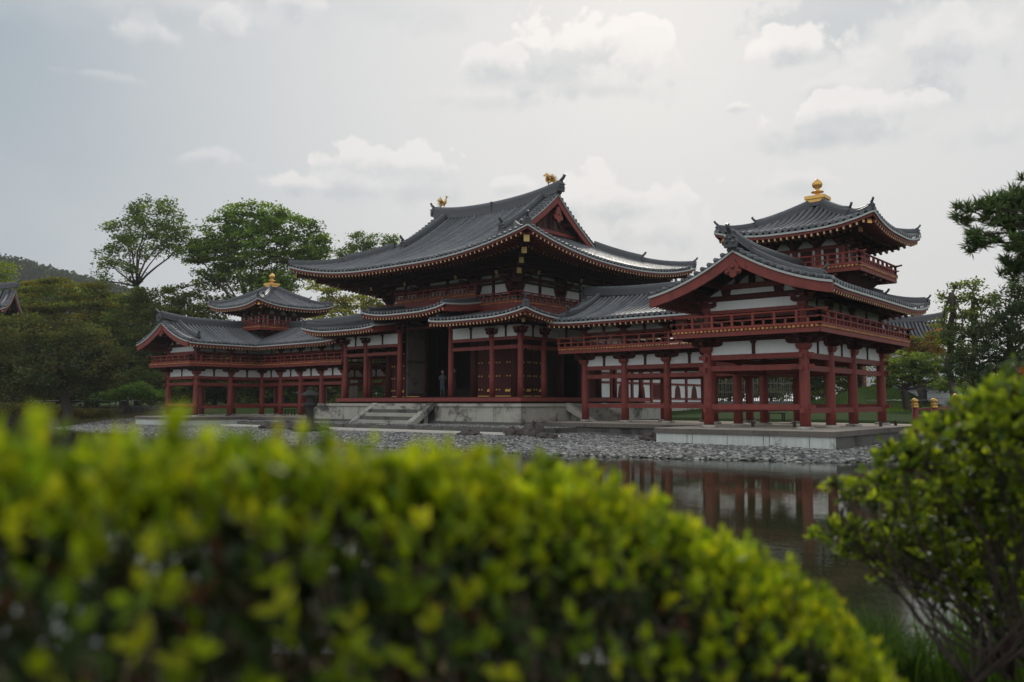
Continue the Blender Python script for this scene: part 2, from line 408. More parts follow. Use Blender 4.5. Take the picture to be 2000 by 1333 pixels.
def ridge(mb, pts, w, h, m='ridge', top=True, white=True):
    "stack of ridge tiles along pts (points on the roof surface)"
    pts = [np.array(p, float) for p in pts]; k = len(pts)
    P = [(-w*.62, -.06), (-w*.5, h*.8), (-w*.34, h), (w*.34, h), (w*.5, h*.8), (w*.62, -.06)]
    def frame(i):
        d = pts[min(i+1,k-1)]-pts[max(i-1,0)]; d[2] = 0; d /= np.linalg.norm(d); return np.array((-d[1], d[0], 0.))
    vs = []
    for i in range(k):
        s_ = frame(i)
        for a, z in P: vs.append(pts[i]+s_*a+np.array((0,0,z)))
    n = len(P); fs = [(i*n+j, (i+1)*n+j, (i+1)*n+(j+1)%n, i*n+(j+1)%n) for i in range(k-1) for j in range(n)]
    fs += [tuple(range(n))[::-1], tuple(range((k-1)*n, k*n))]
    mb.add(vs, fs, m)
    for q in range(1, max(2, int(h/.09))):          # courses
        zz = h*.8*q/max(2, int(h/.09))
        for sg in (-1, 1):
            mb.tube([pts[i]+frame(i)*sg*(w*.57-.1*w*zz/h)+np.array((0,0,zz)) for i in range(k)], .014, m, 4)
    mb.tube([p+np.array((0,0,h+.02)) for p in pts], w*.30, 'tile', 6)
def oni(mb, p, d, sc=1., horn=True):
    "ridge end ornament at p facing horizontal direction d"
    d = np.array((d[0], d[1], 0.)); d /= np.linalg.norm(d); s_ = np.array((-d[1], d[0], 0.)); p = np.array(p, float)
    pr = [(-.24,-.1),(-.27,.12),(-.20,.34),(-.10,.46),(.10,.46),(.20,.34),(.27,.12),(.24,-.1)]
    vs = []
    for t in (0., .16): vs += [p+s_*a*sc+d*t*sc+np.array((0,0,z*sc)) for a, z in pr]
    n = len(pr); mb.add(vs, [tuple(range(n))[::-1], tuple(range(n, 2*n))]+[(i, (i+1)%n, n+(i+1)%n, n+i) for i in range(n)], 'ridge')
    for a, z in ((-.13,.12),(.13,.12),(0,.26),(-.17,.30),(.17,.30)):
        c = p+s_*a*sc+d*.17*sc+np.array((0,0,z*sc)); mb.tube([c-d*.03*sc, c+d*.07*sc], [.075*sc, .045*sc], 'tile', 6)
    if horn: mb.tube([p+d*.02*sc+np.array((0,0,.42*sc)), p+d*.14*sc+np.array((0,0,.52*sc)), p+d*.28*sc+np.array((0,0,.64*sc)), p+d*.36*sc+np.array((0,0,.78*sc))], [.10*sc, .095*sc, .085*sc, .09*sc], 'ridge', 7)
def barge(mb, P0, T, N, u, V, zf, w0=.30, w1=.30, out=.0, th=.09, rows=True, sp=.27, vlo=0., oneside=True):
    "gable end: red board under the roof edge, white edge line and the short verge tiles; u is the verge position on the face"
    P0 = np.array(P0, float); T = np.array(T, float); N = np.array(N, float); n = 14
    def P(v, dz, o=0.): q = P0+T*(u+o)+N*v; return np.array((q[0], q[1], zf(u, v)+dz))
    for (za, zb, o0, o1, m) in ((-.03, -.115, -.06, .12, 'trim'), (-.118, None, .0, th, 'red')):
        vs = []
        for j in range(n+1):
            v = vlo+(V-vlo)*j/n; b = zb if zb is not None else -.118-(w0+(w1-w0)*j/n)
            sg = 1 if out >= 0 else -1
            vs += [P(v, za, sg*o0), P(v, b, sg*o0), P(v, b, sg*o1), P(v, za, sg*o1)]
        fs = [(i*4+j, (i+1)*4+j, (i+1)*4+(j+1)%4, i*4+(j+1)%4) for i in range(n) for j in range(4)]+[(0,1,2,3), (n*4+3, n*4+2, n*4+1, n*4)]
        mb.add(vs, fs, m)
    if rows:
        k = int((V-vlo)/sp); sg = 1 if out >= 0 else -1
        for i in range(k):
            v = vlo+(i+.5)*(V-vlo)/k
            a, b = P(v, .06, -sg*.07), P(v, .07, sg*.42)
            mb.tube([a, b], .092, 'tile', 7)

# ------------------------------------------------------------------ timber parts
def railing(mb, path, z, h=.5, posts=.85, closed=False, m='red_rail', sub=2):
    "railing along a polyline (plan points): bottom, middle and top rail, posts and small struts"
    pts = [np.array(p, float) for p in path]
    for a, b in zip(pts[:-1], pts[1:]):
        L = np.linalg.norm(b-a); d = (b-a)/L; ex = d*.22
        def Q(p, zz): return (p[0], p[1], zz)
        mb.beam(Q(a-ex*.4, z+.05), Q(b+ex*.4, z+.05), .10, .09, m)
        mb.beam(Q(a-ex*.7, z+h*.55), Q(b+ex*.7, z+h*.55), .07, .05, m)
        mb.tube([Q(a-ex*1.3, z+h+.03), Q(a-ex*.6, z+h), Q(b+ex*.6, z+h), Q(b+ex*1.3, z+h+.03)], .042, m, 6)
        n = max(1, round(L/posts))
        for i in range(n+1):
            p = a+(b-a)*i/n; mb.box(p[0]-.045, p[0]+.045, p[1]-.045, p[1]+.045, z+.02, z+h-.01, m)
            if i < n:
                q = a+(b-a)*(i+.5)/n; mb.box(q[0]-.035, q[0]+.035, q[1]-.035, q[1]+.035, z+.02, z+h*.55, m)
def floor_edge(mb, path, z, m='ochre', sp=.16):
    pts = [np.array(p, float) for p in path]
    for a, b in zip(pts[:-1], pts[1:]):
        L = np.linalg.norm(b-a); d = (b-a)/L; nn = np.array((d[1], -d[0]))
        mb.beam((*a, z-.16), (*b, z-.16), .10, .17, 'red')
        n = int(L/sp)
        for i in range(n):
            p = a+d*(i+.5)*L/n
            mb.beam((p[0]-nn[0]*.12, p[1]-nn[1]*.12, z-.03), (p[0]+nn[0]*.10, p[1]+nn[1]*.10, z-.03), .09, .07, m)
def bracket_mesh(name, arms, outs, sc=1., tiers=2, m='red_dark', blk='red'):
    "block, cross arms with curved undersides and small bearing blocks; arms: in-wall directions, outs: outward directions"
    b = MB()
    b.taper(0, 0, -.02, .10, .15*sc, .15*sc, .20*sc, .20*sc, blk); b.box(-.20*sc, .20*sc, -.20*sc, .20*sc, .10, .20, blk)
    def armprof(L0, L1, h): 
        return [(L0, h), (L0, h*.45), (L0+.10, .10*h), (L0+.22, 0), (L1-.22, 0), (L1-.10, .10*h), (L1, h*.45), (L1, h)]
    for ax in arms:
        b.ext([(a, z+.20) for a, z in armprof(-.56*sc, .56*sc, .19)], (0,0,0), ax, .15, m)
        for a in (-.46*sc, 0, .46*sc):
            b.taper(ax[0]*a, ax[1]*a, .39, .45, .07, .07, .11, .11, blk); b.box(ax[0]*a-.11, ax[0]*a+.11, ax[1]*a-.11, ax[1]*a+.11, .45, .51, blk)
    for ax in outs:
        n = math.hypot(*ax); e = (ax[0]/n, ax[1]/n)
        for t in range(tiers):
            L = (.42+.40*t)*sc*n; z0 = .202+.2*t
            b.ext([(0, z0+.185), (0, z0), (L-.2, z0), (L-.08, z0+.05), (L, z0+.11), (L, z0+.185)], (0,0,0), e, .147, m)
            cx, cy = e[0]*(L-.06), e[1]*(L-.06)
            b.box(cx-.09, cx+.09, cy-.09, cy+.09, z0+.188, z0+.26, blk)
            if t == 0:  # small cross arm carried out from the wall
                pe = (-e[1], e[0]); b.ext([(a, z+z0+.19) for a, z in armprof(-.40*sc, .40*sc, .15)], (e[0]*(L-.06), e[1]*(L-.06), 0), pe, .12, m)
    return b.mesh(name)
def column_mesh(name, r, h, m='red', base=True):
    b = MB(); b.lathe((0,0,0), [(r*1.02, 0), (r*1.02, h*.3), (r, h*.7), (r*.93, h*.97), (r*.84, h)], m, 16)
    if base: b.lathe((0,0,0), [(r*1.7, -.10), (r*1.65, .0), (r*1.25, .02)], 'stone', 14)
    return b.mesh(name)

# ------------------------------------------------------------------ wing corridors with corner towers
B, PR, WD, XI, YC = 2.3865, 2.6084, 3.8006, 19.30, 2.0
XO = XI+WD; YB = YC+WD; YF = YC-2*PR; XM = XI+WD/2; YM = YC+WD/2; XH = XI-4*B
EO = 1.65; XE = XO+EO; XJ = XI-EO; YG = YF-1.62; YE = YC-EO; YBE = YB+EO; XL = 8.55
m_col = column_mesh('wing_column', .185, 2.84); m_ucol = column_mesh('wing_upper_column', .13, .98, base=False)
m_br_mid_x = bracket_mesh('bracket_in_x_wall', [(1,0)], [(0,-1)], 1.15); m_br_mid_y = bracket_mesh('bracket_in_y_wall', [(0,1)], [(1,0)], 1.15)
m_br_corner = bracket_mesh('bracket_corner', [(1,0),(0,1)], [(1,0),(0,-1),(.8,-.8)], 1.15)
m_br_small = bracket_mesh('bracket_small', [(1,0)], [], .75)

def wing(sx, name, label):
    root = thing(name, (sx*XM, YM, 0), label, 'temple wing', 'wing corridors of the red temple')
    def M(): return MB(sx)
    def I(nm, me, loc, rz=0.): return inst(nm, me, root, loc, rz*sx, sx)
    # column grid: (x, y, kind of position)
    outer = [(XO,YF),(XO,YF+PR),(XO,YC),(XO,YB)]
    inner = [(XI,YF),(XI,YF+PR),(XI,YC),(XI,YB)]
    lat = [(XI-k*B, y) for k in range(1, 5) for y in (YC, YB)]
    for x, y in outer+inner+lat:
        I('column', m_col, (x, y, 0)); I('upper_column', m_ucol, (x, y, 3.52))
    # bays along which beams and plaster run
    bays = [((XI,YF),(XO,YF)), ((XI,YB),(XO,YB))]
    for i in range(3): bays += [(outer[i], outer[i+1]), (inner[i], inner[i+1])]
    for k in range(4): bays += [((XI-k*B,YC),(XI-(k+1)*B,YC)), ((XI-k*B,YB),(XI-(k+1)*B,YB))]
    bays.append(((XI,YC),(XO,YC)))
    tie = M(); up = M()
    for (a, b) in bays:
        a, b = (a, b) if (a[0]+a[1]) < (b[0]+b[1]) else (b, a)
        xdir = abs(a[1]-b[1]) < .01; dz = 0. if xdir else -.045
        e = (1,0) if xdir else (0,1)
        p = lambda q, z: (q[0], q[1], z)
        ex = .0
        tie.beam(p(a, 2.62+dz*.4), p(b, 2.62+dz*.4), .15, .20, 'red')
        tie.beam(p(a, 2.19+dz), p(b, 2.19+dz), .16, .20, 'red')
        tie.beam(p(a, .72+dz*3), p(b, .72+dz*3), .16, .20, 'red')
        tie.beam(p(a, 3.30), p(b, 3.30), .14, .16, 'red_dark')
        L = math.hypot(b[0]-a[0], b[1]-a[1]); mx, my = (a[0]+b[0])/2, (a[1]+b[1])/2
        pl = M(); pl.beam(p(a, 2.97), p(b, 2.97), .05, .505, 'plaster'); pl.build('plaster_panel', root)
        st = M(); st.beam((mx, my, 2.72), (mx, my, 3.22), .13, .12, 'red_dark')
        st.taper(mx, my, 3.09, 3.21, .06, .06, .14 if xdir else .07, .07 if xdir else .14, 'red_dark'); st.build('strut', root)
        # upper storey: sill, tie, plaster and plate under the eave
        up.beam(p(a, 4.16), p(b, 4.16), .13, .14, 'red_dark'); up.beam(p(a, 4.38), p(b, 4.38), .12, .14, 'red')
        up.beam(p(a, 4.86), p(b, 4.86), .13, .12, 'red_dark')
        pu = M(); pu.beam(p(a, 4.625), p(b, 4.625), .05, .35, 'plaster'); pu.build('upper_plaster_panel', root)
        if (a, b) == ((XI,YF),(XO,YF)): continue
        su = M(); su.beam((mx, my, 4.45), (mx, my, 4.80), .14, .11, 'red_dark'); su.build('upper_strut', root)
    for (x, y) in ((XO,YF),(XO,YB),(XI,YF)):      # tie beam noses past the corner columns
        s1 = 1 if x > XM else -1; s2 = -1 if y < YM else 1
        for z in (2.62, 2.19, .72): tie.beam((x, y, z), (x+s1*.36, y, z), .13, .16, 'red')
        for z in (2.58, 2.145, .585): tie.beam((x, y, z), (x, y+s2*.36, z), .13, .16, 'red')
    tie.build('tie_beam', root, 'red beams tying the columns together at three heights')
    up.build('upper_tie_beam', root)
    # brackets below the balcony and below the eaves
    for (x, y) in outer[1:3]: I('bracket', m_br_mid_y, (x, y, 2.84)); I('upper_bracket', m_br_small, (x, y, 4.36), math.pi/2)
    for (x, y) in inner[1:2]: I('bracket', m_br_mid_y, (x, y, 2.84), math.pi); I('upper_bracket', m_br_small, (x, y, 4.36), math.pi/2)
    for (x, y), r in (((XO,YF),0.),((XO,YB),math.pi/2),((XI,YF),-math.pi/2)):
        I('corner_bracket', m_br_corner, (x, y, 2.84), r if sx > 0 else (-math.pi/2-r)*sx)
        I('upper_bracket', m_br_small, (x, y, 4.36), 0.)
    I('bracket', m_br_mid_x, (XI, YC, 2.84))
    for k in range(1, 5):
        I('bracket', m_br_mid_x, (XI-k*B, YC, 2.84)); I('upper_bracket', m_br_small, (XI-k*B, YC, 4.36))
        I('bracket', m_br_mid_x, (XI-k*B, YB, 2.84), math.pi)
    # balcony
    o = .95
    fl = M(); fl.box(XI-o+.02, XO+o-.02, YF-o+.02, YB+o-.02, 3.47, 3.545, 'red_dark'); fl.box(8.85, XI-o+.016, YC-o+.02, YB+o-.02, 3.472, 3.541, 'red_dark')
    for i in range(5):
        y = YF-.5+i*2.1; fl.box(XI-o+.1, XO+o-.1, y-.06, y+.06, 3.32, 3.466, 'red_dark')
    fl.build('balcony_floor', root)
    path = [(8.8,YC-o),(XI-o,YC-o),(XI-o,YF-o),(XO+o,YF-o),(XO+o,YB+o),(8.8,YB+o)]
    ed = M(); floor_edge(ed, path, 3.60); 
    ed.build('balcony_edge', root, 'ochre dotted joist ends above a red edge beam')
    rl = M(); railing(rl, path, 3.62, .52, .78); rl.build('balcony_railing', root)
    # L shaped roof
    V = XE-XM; R = 1.52; z0 = 4.97; a = .50
    zA = make_z(z0, R, V, a, [(YBE-YG, 3.4, .34), (0, 1.6, .08)])
    zB = make_z(z0, R, V, a, [(0, 3.4, .34), (XE-XL, 2.2, .12)])
    zC = make_z(z0, R, V, a, [(0, 1.6, .08)]); zD = make_z(z0, R, V, a, [(0, 2.2, .12)])
    LA = YBE-YG; LB = XE-XL; LC = YE-YG; LD = XJ-XL
    r = M()
    roof_face(r, (XE,YG), (0,1), (-1,0), LA, lambda u: 0., lambda u: min(V, LA-u), zA)
    roof_face(r, (XE,YBE), (-1,0), (0,-1), LB, lambda u: 0., lambda u: min(V, u), zB)
    roof_face(r, (XJ,YG), (0,1), (1,0), LC+V, lambda u: max(0., u-LC), lambda u: V, zC)
    roof_face(r, (XL,YE), (1,0), (0,1), LD+V, lambda u: max(0., u-LD), lambda u: V, zD)
    ro = r.build('tiled_roof', root)
    ev = M()
    eave(ev, (XE,YG), (0,1), (-1,0), LA, zA, EO, c1=True, tier=False, sp=.24, slope=.30, u0=.12)
    eave(ev, (XE,YBE), (-1,0), (0,-1), LB, zB, EO, c0=True, tier=False, sp=.26, slope=.30)
    eave(ev, (XJ,YG), (0,1), (1,0), LC, zC, EO, tier=False, sp=.24, slope=.30, u0=.12)
    eave(ev, (XL,YE), (1,0), (0,1), LD, zD, EO, tier=False, sp=.30, slope=.30)
    ev.build('eaves', root, 'white edged eaves over rows of pale rafter ends')
    # gable facing the pond
    g = M()
    barge(g, (XE,YG), (0,1), (-1,0), 0., V, zA, .34, .42, out=1, rows=True)
    barge(g, (XJ,YG), (0,1), (1,0), 0., V, zC, .34, .42, out=1, rows=True)
    g.build('gable_boards', root)
    g2 = M()
    barge(g2, (XE,YBE), (-1,0), (0,-1), LB, V, zB, .28, .32, out=-1); barge(g2, (XL,YE), (1,0), (0,1), 0., V, zD, .28, .32, out=1)
    g2.build('hall_side_gable_boards', root)
    w = M()
    w.ext([(XI-XM, 4.90), (XI-XM, 5.02), (-1.0, 5.62), (0, 6.24), (1.0, 5.62), (XO-XM, 5.02), (XO-XM, 4.90)], (XM, YF+.05, 0), (1,0), .06, 'red_dark')
    w.box(XI-.1, XO+.1, YF-.09, YF+.0, 4.82, 4.98, 'red_dark')
    for z, hw in ((5.34, 1.15),):
        w.ext([(-hw-.15, z-.10), (hw+.15, z-.10), (hw, z+.08), (-hw, z+.08)], (XM, YF-.04, 0), (1,0), .14, 'red')
    w.box(XM-.10, XM+.10, YF-.12, YF+.0, 5.42, 6.1, 'red_dark')
    for s_ in (-1, 1):
        w.taper(XM+s_*1.05, YF-.05, 4.98, 5.24, .14, .07, .20, .07, 'red_dark')
        w.ext([(s_*.55, 5.42), (s_*.75, 5.42), (s_*.2, 5.95), (s_*.05, 5.95)], (XM, YF-.05, 0), (1,0), .10, 'red_dark')
    w.build('gable_frame', root)
    pw = M()
    y_ = YF-.015
    pw.ext([(-.88, 5.03), (.88, 5.03), (.98, 5.12), (.80, 5.22), (-.80, 5.22), (-.98, 5.12)], (XM, y_, 0), (1,0), .07, 'plaster')
    for s_ in (-1, 1):
        pw.ext([(s_*1.22, 5.02), (s_*1.74, 5.02), (s_*1.30, 5.26), (s_*1.22, 5.20)], (XM, y_, 0), (1,0), .07, 'plaster')
        pw.ext([(s_*.14, 5.44), (s_*.52, 5.44), (s_*.42, 5.60), (s_*.14, 5.74)], (XM, y_, 0), (1,0), .07, 'plaster')
        pw.ext([(s_*.80, 5.44), (s_*1.06, 5.44), (s_*.72, 5.66), (s_*.70, 5.54)], (XM, y_, 0), (1,0), .07, 'plaster')
    pw.build('gable_plaster', root)
    sw = M()      # soffit between gable wall and boards, purlin noses
    for dx, z in ((0, 6.10), (1.30, 5.42), (-1.30, 5.42), (2.2, 5.02), (-2.2, 5.02)): sw.box(XM+dx-.09, XM+dx+.09, YG+.14, YF, z-.14, z+.08, 'red_dark')
    sw.build('purlins', root)
    gy = M()
    cx, cy_, cz_ = XM, YG-.03, 5.83
    gp = [(0,-.40),(.10,-.36),(.17,-.26),(.26,-.28),(.33,-.18),(.27,-.08),(.20,-.10),(.22,.02),(.14,.12),(.08,.26),(0,.30),(-.08,.26),(-.14,.12),(-.22,.02),(-.20,-.10),(-.27,-.08),(-.33,-.18),(-.26,-.28),(-.17,-.26),(-.10,-.36)]
    gy.ext(gp, (cx, cy_, cz_), (1,0), .09, 'red'); 
    for s_ in (-1, 1): gy.tube([(cx+s_*.2, cy_-.05, cz_-.19), (cx+s_*.2, cy_-.10, cz_-.19)], .055, 'red', 8)
    gy.tube([(cx, cy_-.05, cz_-.02), (cx, cy_-.12, cz_-.02)], .07, 'red', 6); gy.build('gable_pendant', root)
    # ridges
    rd = M()
    def z_r(t): return z0+R+.02
    n = 10
    p1 = [(XM, YG-.05+(YM-1.6-YG)*i/n, z_r(0)+.30*max(0, 1-i/4.)**2) for i in range(n+1)]
    ridge(rd, p1, .30, .34); oni(rd, (XM, YG-.12, z_r(0)+.10), (0,-1), .95)
    p2 = [(XL-.05+(XM-1.6-XL)*i/n, YM, z_r(0)+.24*max(0, 1-i/4.)**2) for i in range(n+1)]
    ridge(rd, p2, .30, .34); oni(rd, (XL-.12, YM, z_r(0)+.06), (-1,0), .8)
    hp = [(XE-t, YBE-t, zA(LA-t, t)+.02) for t in np.linspace(1.9, .10, 8)]; ridge(rd, hp, .24, .22); oni(rd, (hp[-1][0]+.05, hp[-1][1]+.05, hp[-1][2]-.02), (1,1), .55)
    hp = [(XE-t, YBE-t, zA(LA-t, t)+.02) for t in np.linspace(V, 1.5, 6)]; ridge(rd, hp, .30, .32); oni(rd, (hp[-1][0]+.05, hp[-1][1]+.05, hp[-1][2]-.02), (1,1), .65)
    # descending ridges beside the gables
    for (P0, T, N, zf, u, sg) in (((XE,YG),(0,1),(-1,0),zA,1.15,1), ((XJ,YG),(0,1),(1,0),zC,1.15,-1), ((XL,YE),(1,0),(0,1),zD,.9,0)):
        pts = []
        for v in np.linspace(V-.15, .75, 9):
            q = np.array(P0)+np.array(T)*u+np.array(N)*v; pts.append((q[0], q[1], zf(u, v)+.03+.10*max(0, 1-(v-.75)/.9)))
        ridge(rd, pts, .25, .24); oni(rd, pts[-1], (-N[0], -N[1]), .62)
    for t in (0., .22): # rows of verge tiles running down beside the gable edge
        pass
    rd.build('roof_ridges', root)
    # --- tower
    tw = M(); hw = 1.5
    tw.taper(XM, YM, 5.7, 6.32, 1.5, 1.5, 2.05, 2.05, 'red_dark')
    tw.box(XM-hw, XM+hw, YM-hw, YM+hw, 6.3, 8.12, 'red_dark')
    for z, h_ in ((6.62, .10), (7.40, .14), (7.86, .12)): 
        e = hw+.05; tw.box(XM-e, XM+e, YM-e, YM+e, z, z+h_, 'red')
    for i in range(4):
        for j in range(4):
            if i in (0, 3) or j in (0, 3):
                x = XM-hw+i; y = YM-hw+j; tw.box(x-.10, x+.10, y-.10, y+.10, 6.50, 7.56, 'red')
    tw.build('tower_wall', root)
    tp = M()
    for i in range(3):
        for s_ in (-1, 1):
            c = -1+i; k = [(-.34, 7.545), (.34, 7.545), (.24, 7.66), (.12, 7.82), (-.12, 7.82), (-.24, 7.66)]
            tp.ext([(c+aa, z) for aa, z in k], (XM, YM+s_*(hw+.06), 0), (1,0), .06, 'plaster'); tp.ext([(c+aa, z) for aa, z in k], (XM+s_*(hw+.06), YM, 0), (0,1), .06, 'plaster')
            for c2 in (c-.32, c+.32):
                tp.box(XM+c2-.05, XM+c2+.05, YM+s_*(hw+.02)-.03, YM+s_*(hw+.02)+.03, 6.74, 7.39, 'plaster'); tp.box(XM+s_*(hw+.02)-.03, XM+s_*(hw+.02)+.03, YM+c2-.05, YM+c2+.05, 6.74, 7.39, 'plaster')
    tp.build('tower_plaster', root)
    tb = M()
    for i in range(4):
        for s_ in (-1, 1):
            c = -hw+i
            for (bx, by, ex, ey) in ((XM+c, YM+s_*hw, 0, s_), (XM+s_*hw, YM+c, s_, 0)):
                for t in range(2):
                    L = .45+.42*t; zz = 7.58+.22*t
                    tb.beam((bx, by, zz), (bx+ex*L, by+ey*L, zz), .14, .17, 'red_dark')
                    tb.box(bx+ex*(L-.08)-.12, bx+ex*(L-.08)+.12, by+ey*(L-.08)-.12, by+ey*(L-.08)+.12, zz+.087, zz+.18, 'red')
                tb.beam((bx, by, 6.18), (bx+ex*.95, by+ey*.95, 6.27), .15, .14, 'red_dark'); tb.box(bx+ex*.88-.07, bx+ex*.88+.07, by+ey*.88-.07, by+ey*.88+.07, 6.12, 6.36, 'red')
    for t in (1, 2):
        e = hw+.42*t; z = 7.90+.10*t
        for (p_, q_) in (((-e,-e),(e,-e)),((e,-e),(e,e)),((e,e),(-e,e)),((-e,e),(-e,-e))): tb.beam((XM+p_[0], YM+p_[1], z), (XM+q_[0], YM+q_[1], z), .12, .12, 'red_dark')
    for sa in (-1, 1):
        for sb in (-1, 1):
            tb.beam((XM+sa*hw, YM+sb*hw, 7.75), (XM+sa*(hw+1.1), YM+sb*(hw+1.1), 7.85), .16, .18, 'red_dark')
            tb.beam((XM+sa*(hw+1.1), YM+sb*(hw+1.1), 7.86), (XM+sa*(hw+1.13), YM+sb*(hw+1.13), 7.87), .18, .22, 'gold')
            tb.beam((XM+sa*(hw+1.6), YM+sb*(hw+1.6), 8.05), (XM+sa*(hw+1.64), YM+sb*(hw+1.64), 8.06), .18, .22, 'gold')
    tb.build('tower_brackets', root)
    bb = 2.5; fl = M(); fl.box(XM-bb+.02, XM+bb-.02, YM-bb+.02, YM+bb-.02, 6.35, 6.42, 'red_dark'); 
    tpath = [(XM-bb,YM-bb),(XM+bb,YM-bb),(XM+bb,YM+bb),(XM-bb,YM+bb),(XM-bb,YM-bb)]
    floor_edge(fl, tpath, 6.47); fl.build('tower_balcony_floor', root)
    rl = M(); railing(rl, tpath, 6.49, .50, .62); rl.build('tower_balcony_railing', root)
    E_ = 3.36; tr = M(); te = M(); tr_r = M()
    zT = make_z(8.06, 1.72, E_, .60, [(0, 2.9, .42), (2*E_, 2.9, .42)])
    for k in range(4):
        c, s_ = [(1,0),(0,1),(-1,0),(0,-1)][k]; T = (c, s_); N = (-s_, c)
        P0 = (XM-E_*c+E_*s_, YM-E_*s_-E_*c)
        roof_face(tr, P0, T, N, 2*E_, lambda u: 0., lambda u: min(E_, u, 2*E_-u), zT, s=.28)
        eave(te, P0, T, N, 2*E_, zT, 1.85, c0=True, c1=True, sp=.25, slope=.20, d1=.9)
        pts = [(P0[0]+(T[0]+N[0])*t, P0[1]+(T[1]+N[1])*t, zT(t, t)+.02) for t in np.linspace(E_-.3, 1.35, 7)]
        ridge(tr_r, pts, .26, .26); oni(tr_r, pts[-1], (-(T[0]+N[0]), -(T[1]+N[1])), .6)
        pts = [(P0[0]+(T[0]+N[0])*t, P0[1]+(T[1]+N[1])*t, zT(t, t)+.02) for t in np.linspace(1.35, .12, 6)]
        ridge(tr_r, pts, .22, .18); oni(tr_r, pts[-1], (-(T[0]+N[0]), -(T[1]+N[1])), .55)
    tr.build('tower_roof', root); te.build('tower_eaves', root); tr_r.build('tower_roof_ridges', root)
    f = M()
    f.box(XM-.42, XM+.42, YM-.42, YM+.42, 9.62, 9.80, 'ridge'); f.box(XM-.38, XM+.38, YM-.38, YM+.38, 9.80, 9.95, 'gold'); f.box(XM-.44, XM+.44, YM-.44, YM+.44, 9.95, 10.10, 'gold')
    f.lathe((XM, YM, 10.10), [(.17,0),(.14,.06),(.08,.10),(.11,.16),(.27,.20),(.27,.23),(.13,.27),(.08,.33),(.10,.38),(.19,.44),(.225,.53),(.225,.60),(.165,.70),(.06,.77),(.015,.84)], 'gold', 20)
    f.build('golden_finial', root, 'golden jewel finial on a square base')
    return root
near_wing = wing(1, 'wing_corridor', 'red open wing with the larger-looking gable and tower, standing nearest on the white-panelled stone base')
far_wing = wing(-1, 'wing_corridor', 'smaller-looking red wing and tower in front of the dark trees, beyond the main hall')

# stone bases of the wings
def wing_base(sx, label):
    root = thing('stone_platform', (sx*XM, YM, -.6), label, 'platform', 'stone platforms under the wings')
    x0, x1, y0, y1 = XI-1.5, XO+1.6, YF-1.65, YB+1.5
    top = MB(sx); top.box(x0, x1, y0, y1, -.28, -.10, 'coping'); top.box(x0+.03, x1-.03, y0+.03, y1-.03, -.10, -.085, 'floor_sand')
    top.box(8.6, x0-.003, YC-2.1, YB+1.5, -.283, -.105, 'coping'); top.box(8.62, x0+.33, YC-1.8, YB+1.2, -.105, -.09, 'floor_sand'); top.build('coping', root)
    sd = MB(sx); xs = [x0+.06]+[x0+1.0*k+.45*math.sin(k*2.1) for k in range(1, 7)]+[x1-.06]
    for a, b in zip(xs[:-1], xs[1:]): sd.box(a+.012, b-.012, y0+.06, y0+.3, -.80, -.283, 'panel_stone')
    ys = np.linspace(y0+.31, y1-.06, 9)
    for a, b in zip(ys[:-1], ys[1:]): sd.box(x1-.30, x1-.06, a+.012, b-.012, -.80, -.283, 'stone_dark'); sd.box(x0+.06, x0+.3, a+.012, b-.012, -.80, -.283, 'panel_stone')
    sd.box(8.8, x0+.05, YC-2.0, YC-1.7, -.80, -.286, 'stone_dark'); sd.build('side_slabs', root)
    core = MB(sx); core.box(x0+.2, x1-.2, y0+.2, y1-.2, -.95, -.30, 'stone_dark'); core.build('core', root)
wing_base(1, 'pale slab-faced stone platform under the near wing, at the water edge')
wing_base(-1, 'low stone platform under the far wing, half hidden by the hedge')

# ------------------------------------------------------------------ main hall
CX, CY = 5.15, 1.95; DY = 7.9; HYM = 5.9
hall = thing('temple_hall', (0, HYM, 0), 'large central red hall with curved grey tiled roof and two golden birds on its ridge', 'temple hall')
xs6 = [-7.1, -5.15, -2.1, 2.1, 5.15, 7.1]; ysd = [0, 1.95, 5.9, 9.85, 11.8]
m_hc = column_mesh('porch_column', .15, 3.12, base=False); m_hc2 = column_mesh('tall_porch_column', .16, 3.75, base=False); m_cc = column_mesh('core_column', .26, 5.75, 'red_dark', base=False)
m_br_porch = bracket_mesh('porch_bracket', [(1,0)], [(0,-1)], .72, 1); m_br_porch_c = bracket_mesh('porch_corner_bracket', [(1,0),(0,1)], [(1,0),(0,-1),(.8,-.8)], .72, 1)
for x in xs6:
    if abs(x) == 2.1: inst('porch_column', m_hc2, hall, (x, 0, 1.19))
    else: inst('porch_column', m_hc, hall, (x, 0, 1.19))
    inst('porch_column', m_hc, hall, (x, 11.8, 1.19))
for s_ in (-1, 1):
    for y in ysd[1:4]: inst('porch_column', m_hc, hall, (s_*7.1, y, 1.19))
for x in (-CX, -2.1, 2.1, CX):
    for y in (1.95, 9.85): inst('core_column', m_cc, hall, (x, y, 1.19))
for s_ in (-1, 1): inst('core_column', m_cc, hall, (s_*CX, 5.9, 1.19))
for x in (-5.15, 5.15): inst('porch_bracket', m_br_porch, hall, (x, 0, 4.28))
for x in (-2.1, 2.1): inst('porch_bracket', m_br_porch, hall, (x, 0, 4.92))
inst('porch_bracket', m_br_porch_c, hall, (7.1, 0, 4.28)); inst('porch_bracket', m_br_porch_c, hall, (-7.1, 0, 4.28), -math.pi/2)
for s_ in (-1, 1):
    for y in ysd[1:4]: inst('porch_bracket', m_br_porch, hall, (s_*7.1, y, 4.28), s_*math.pi/2)
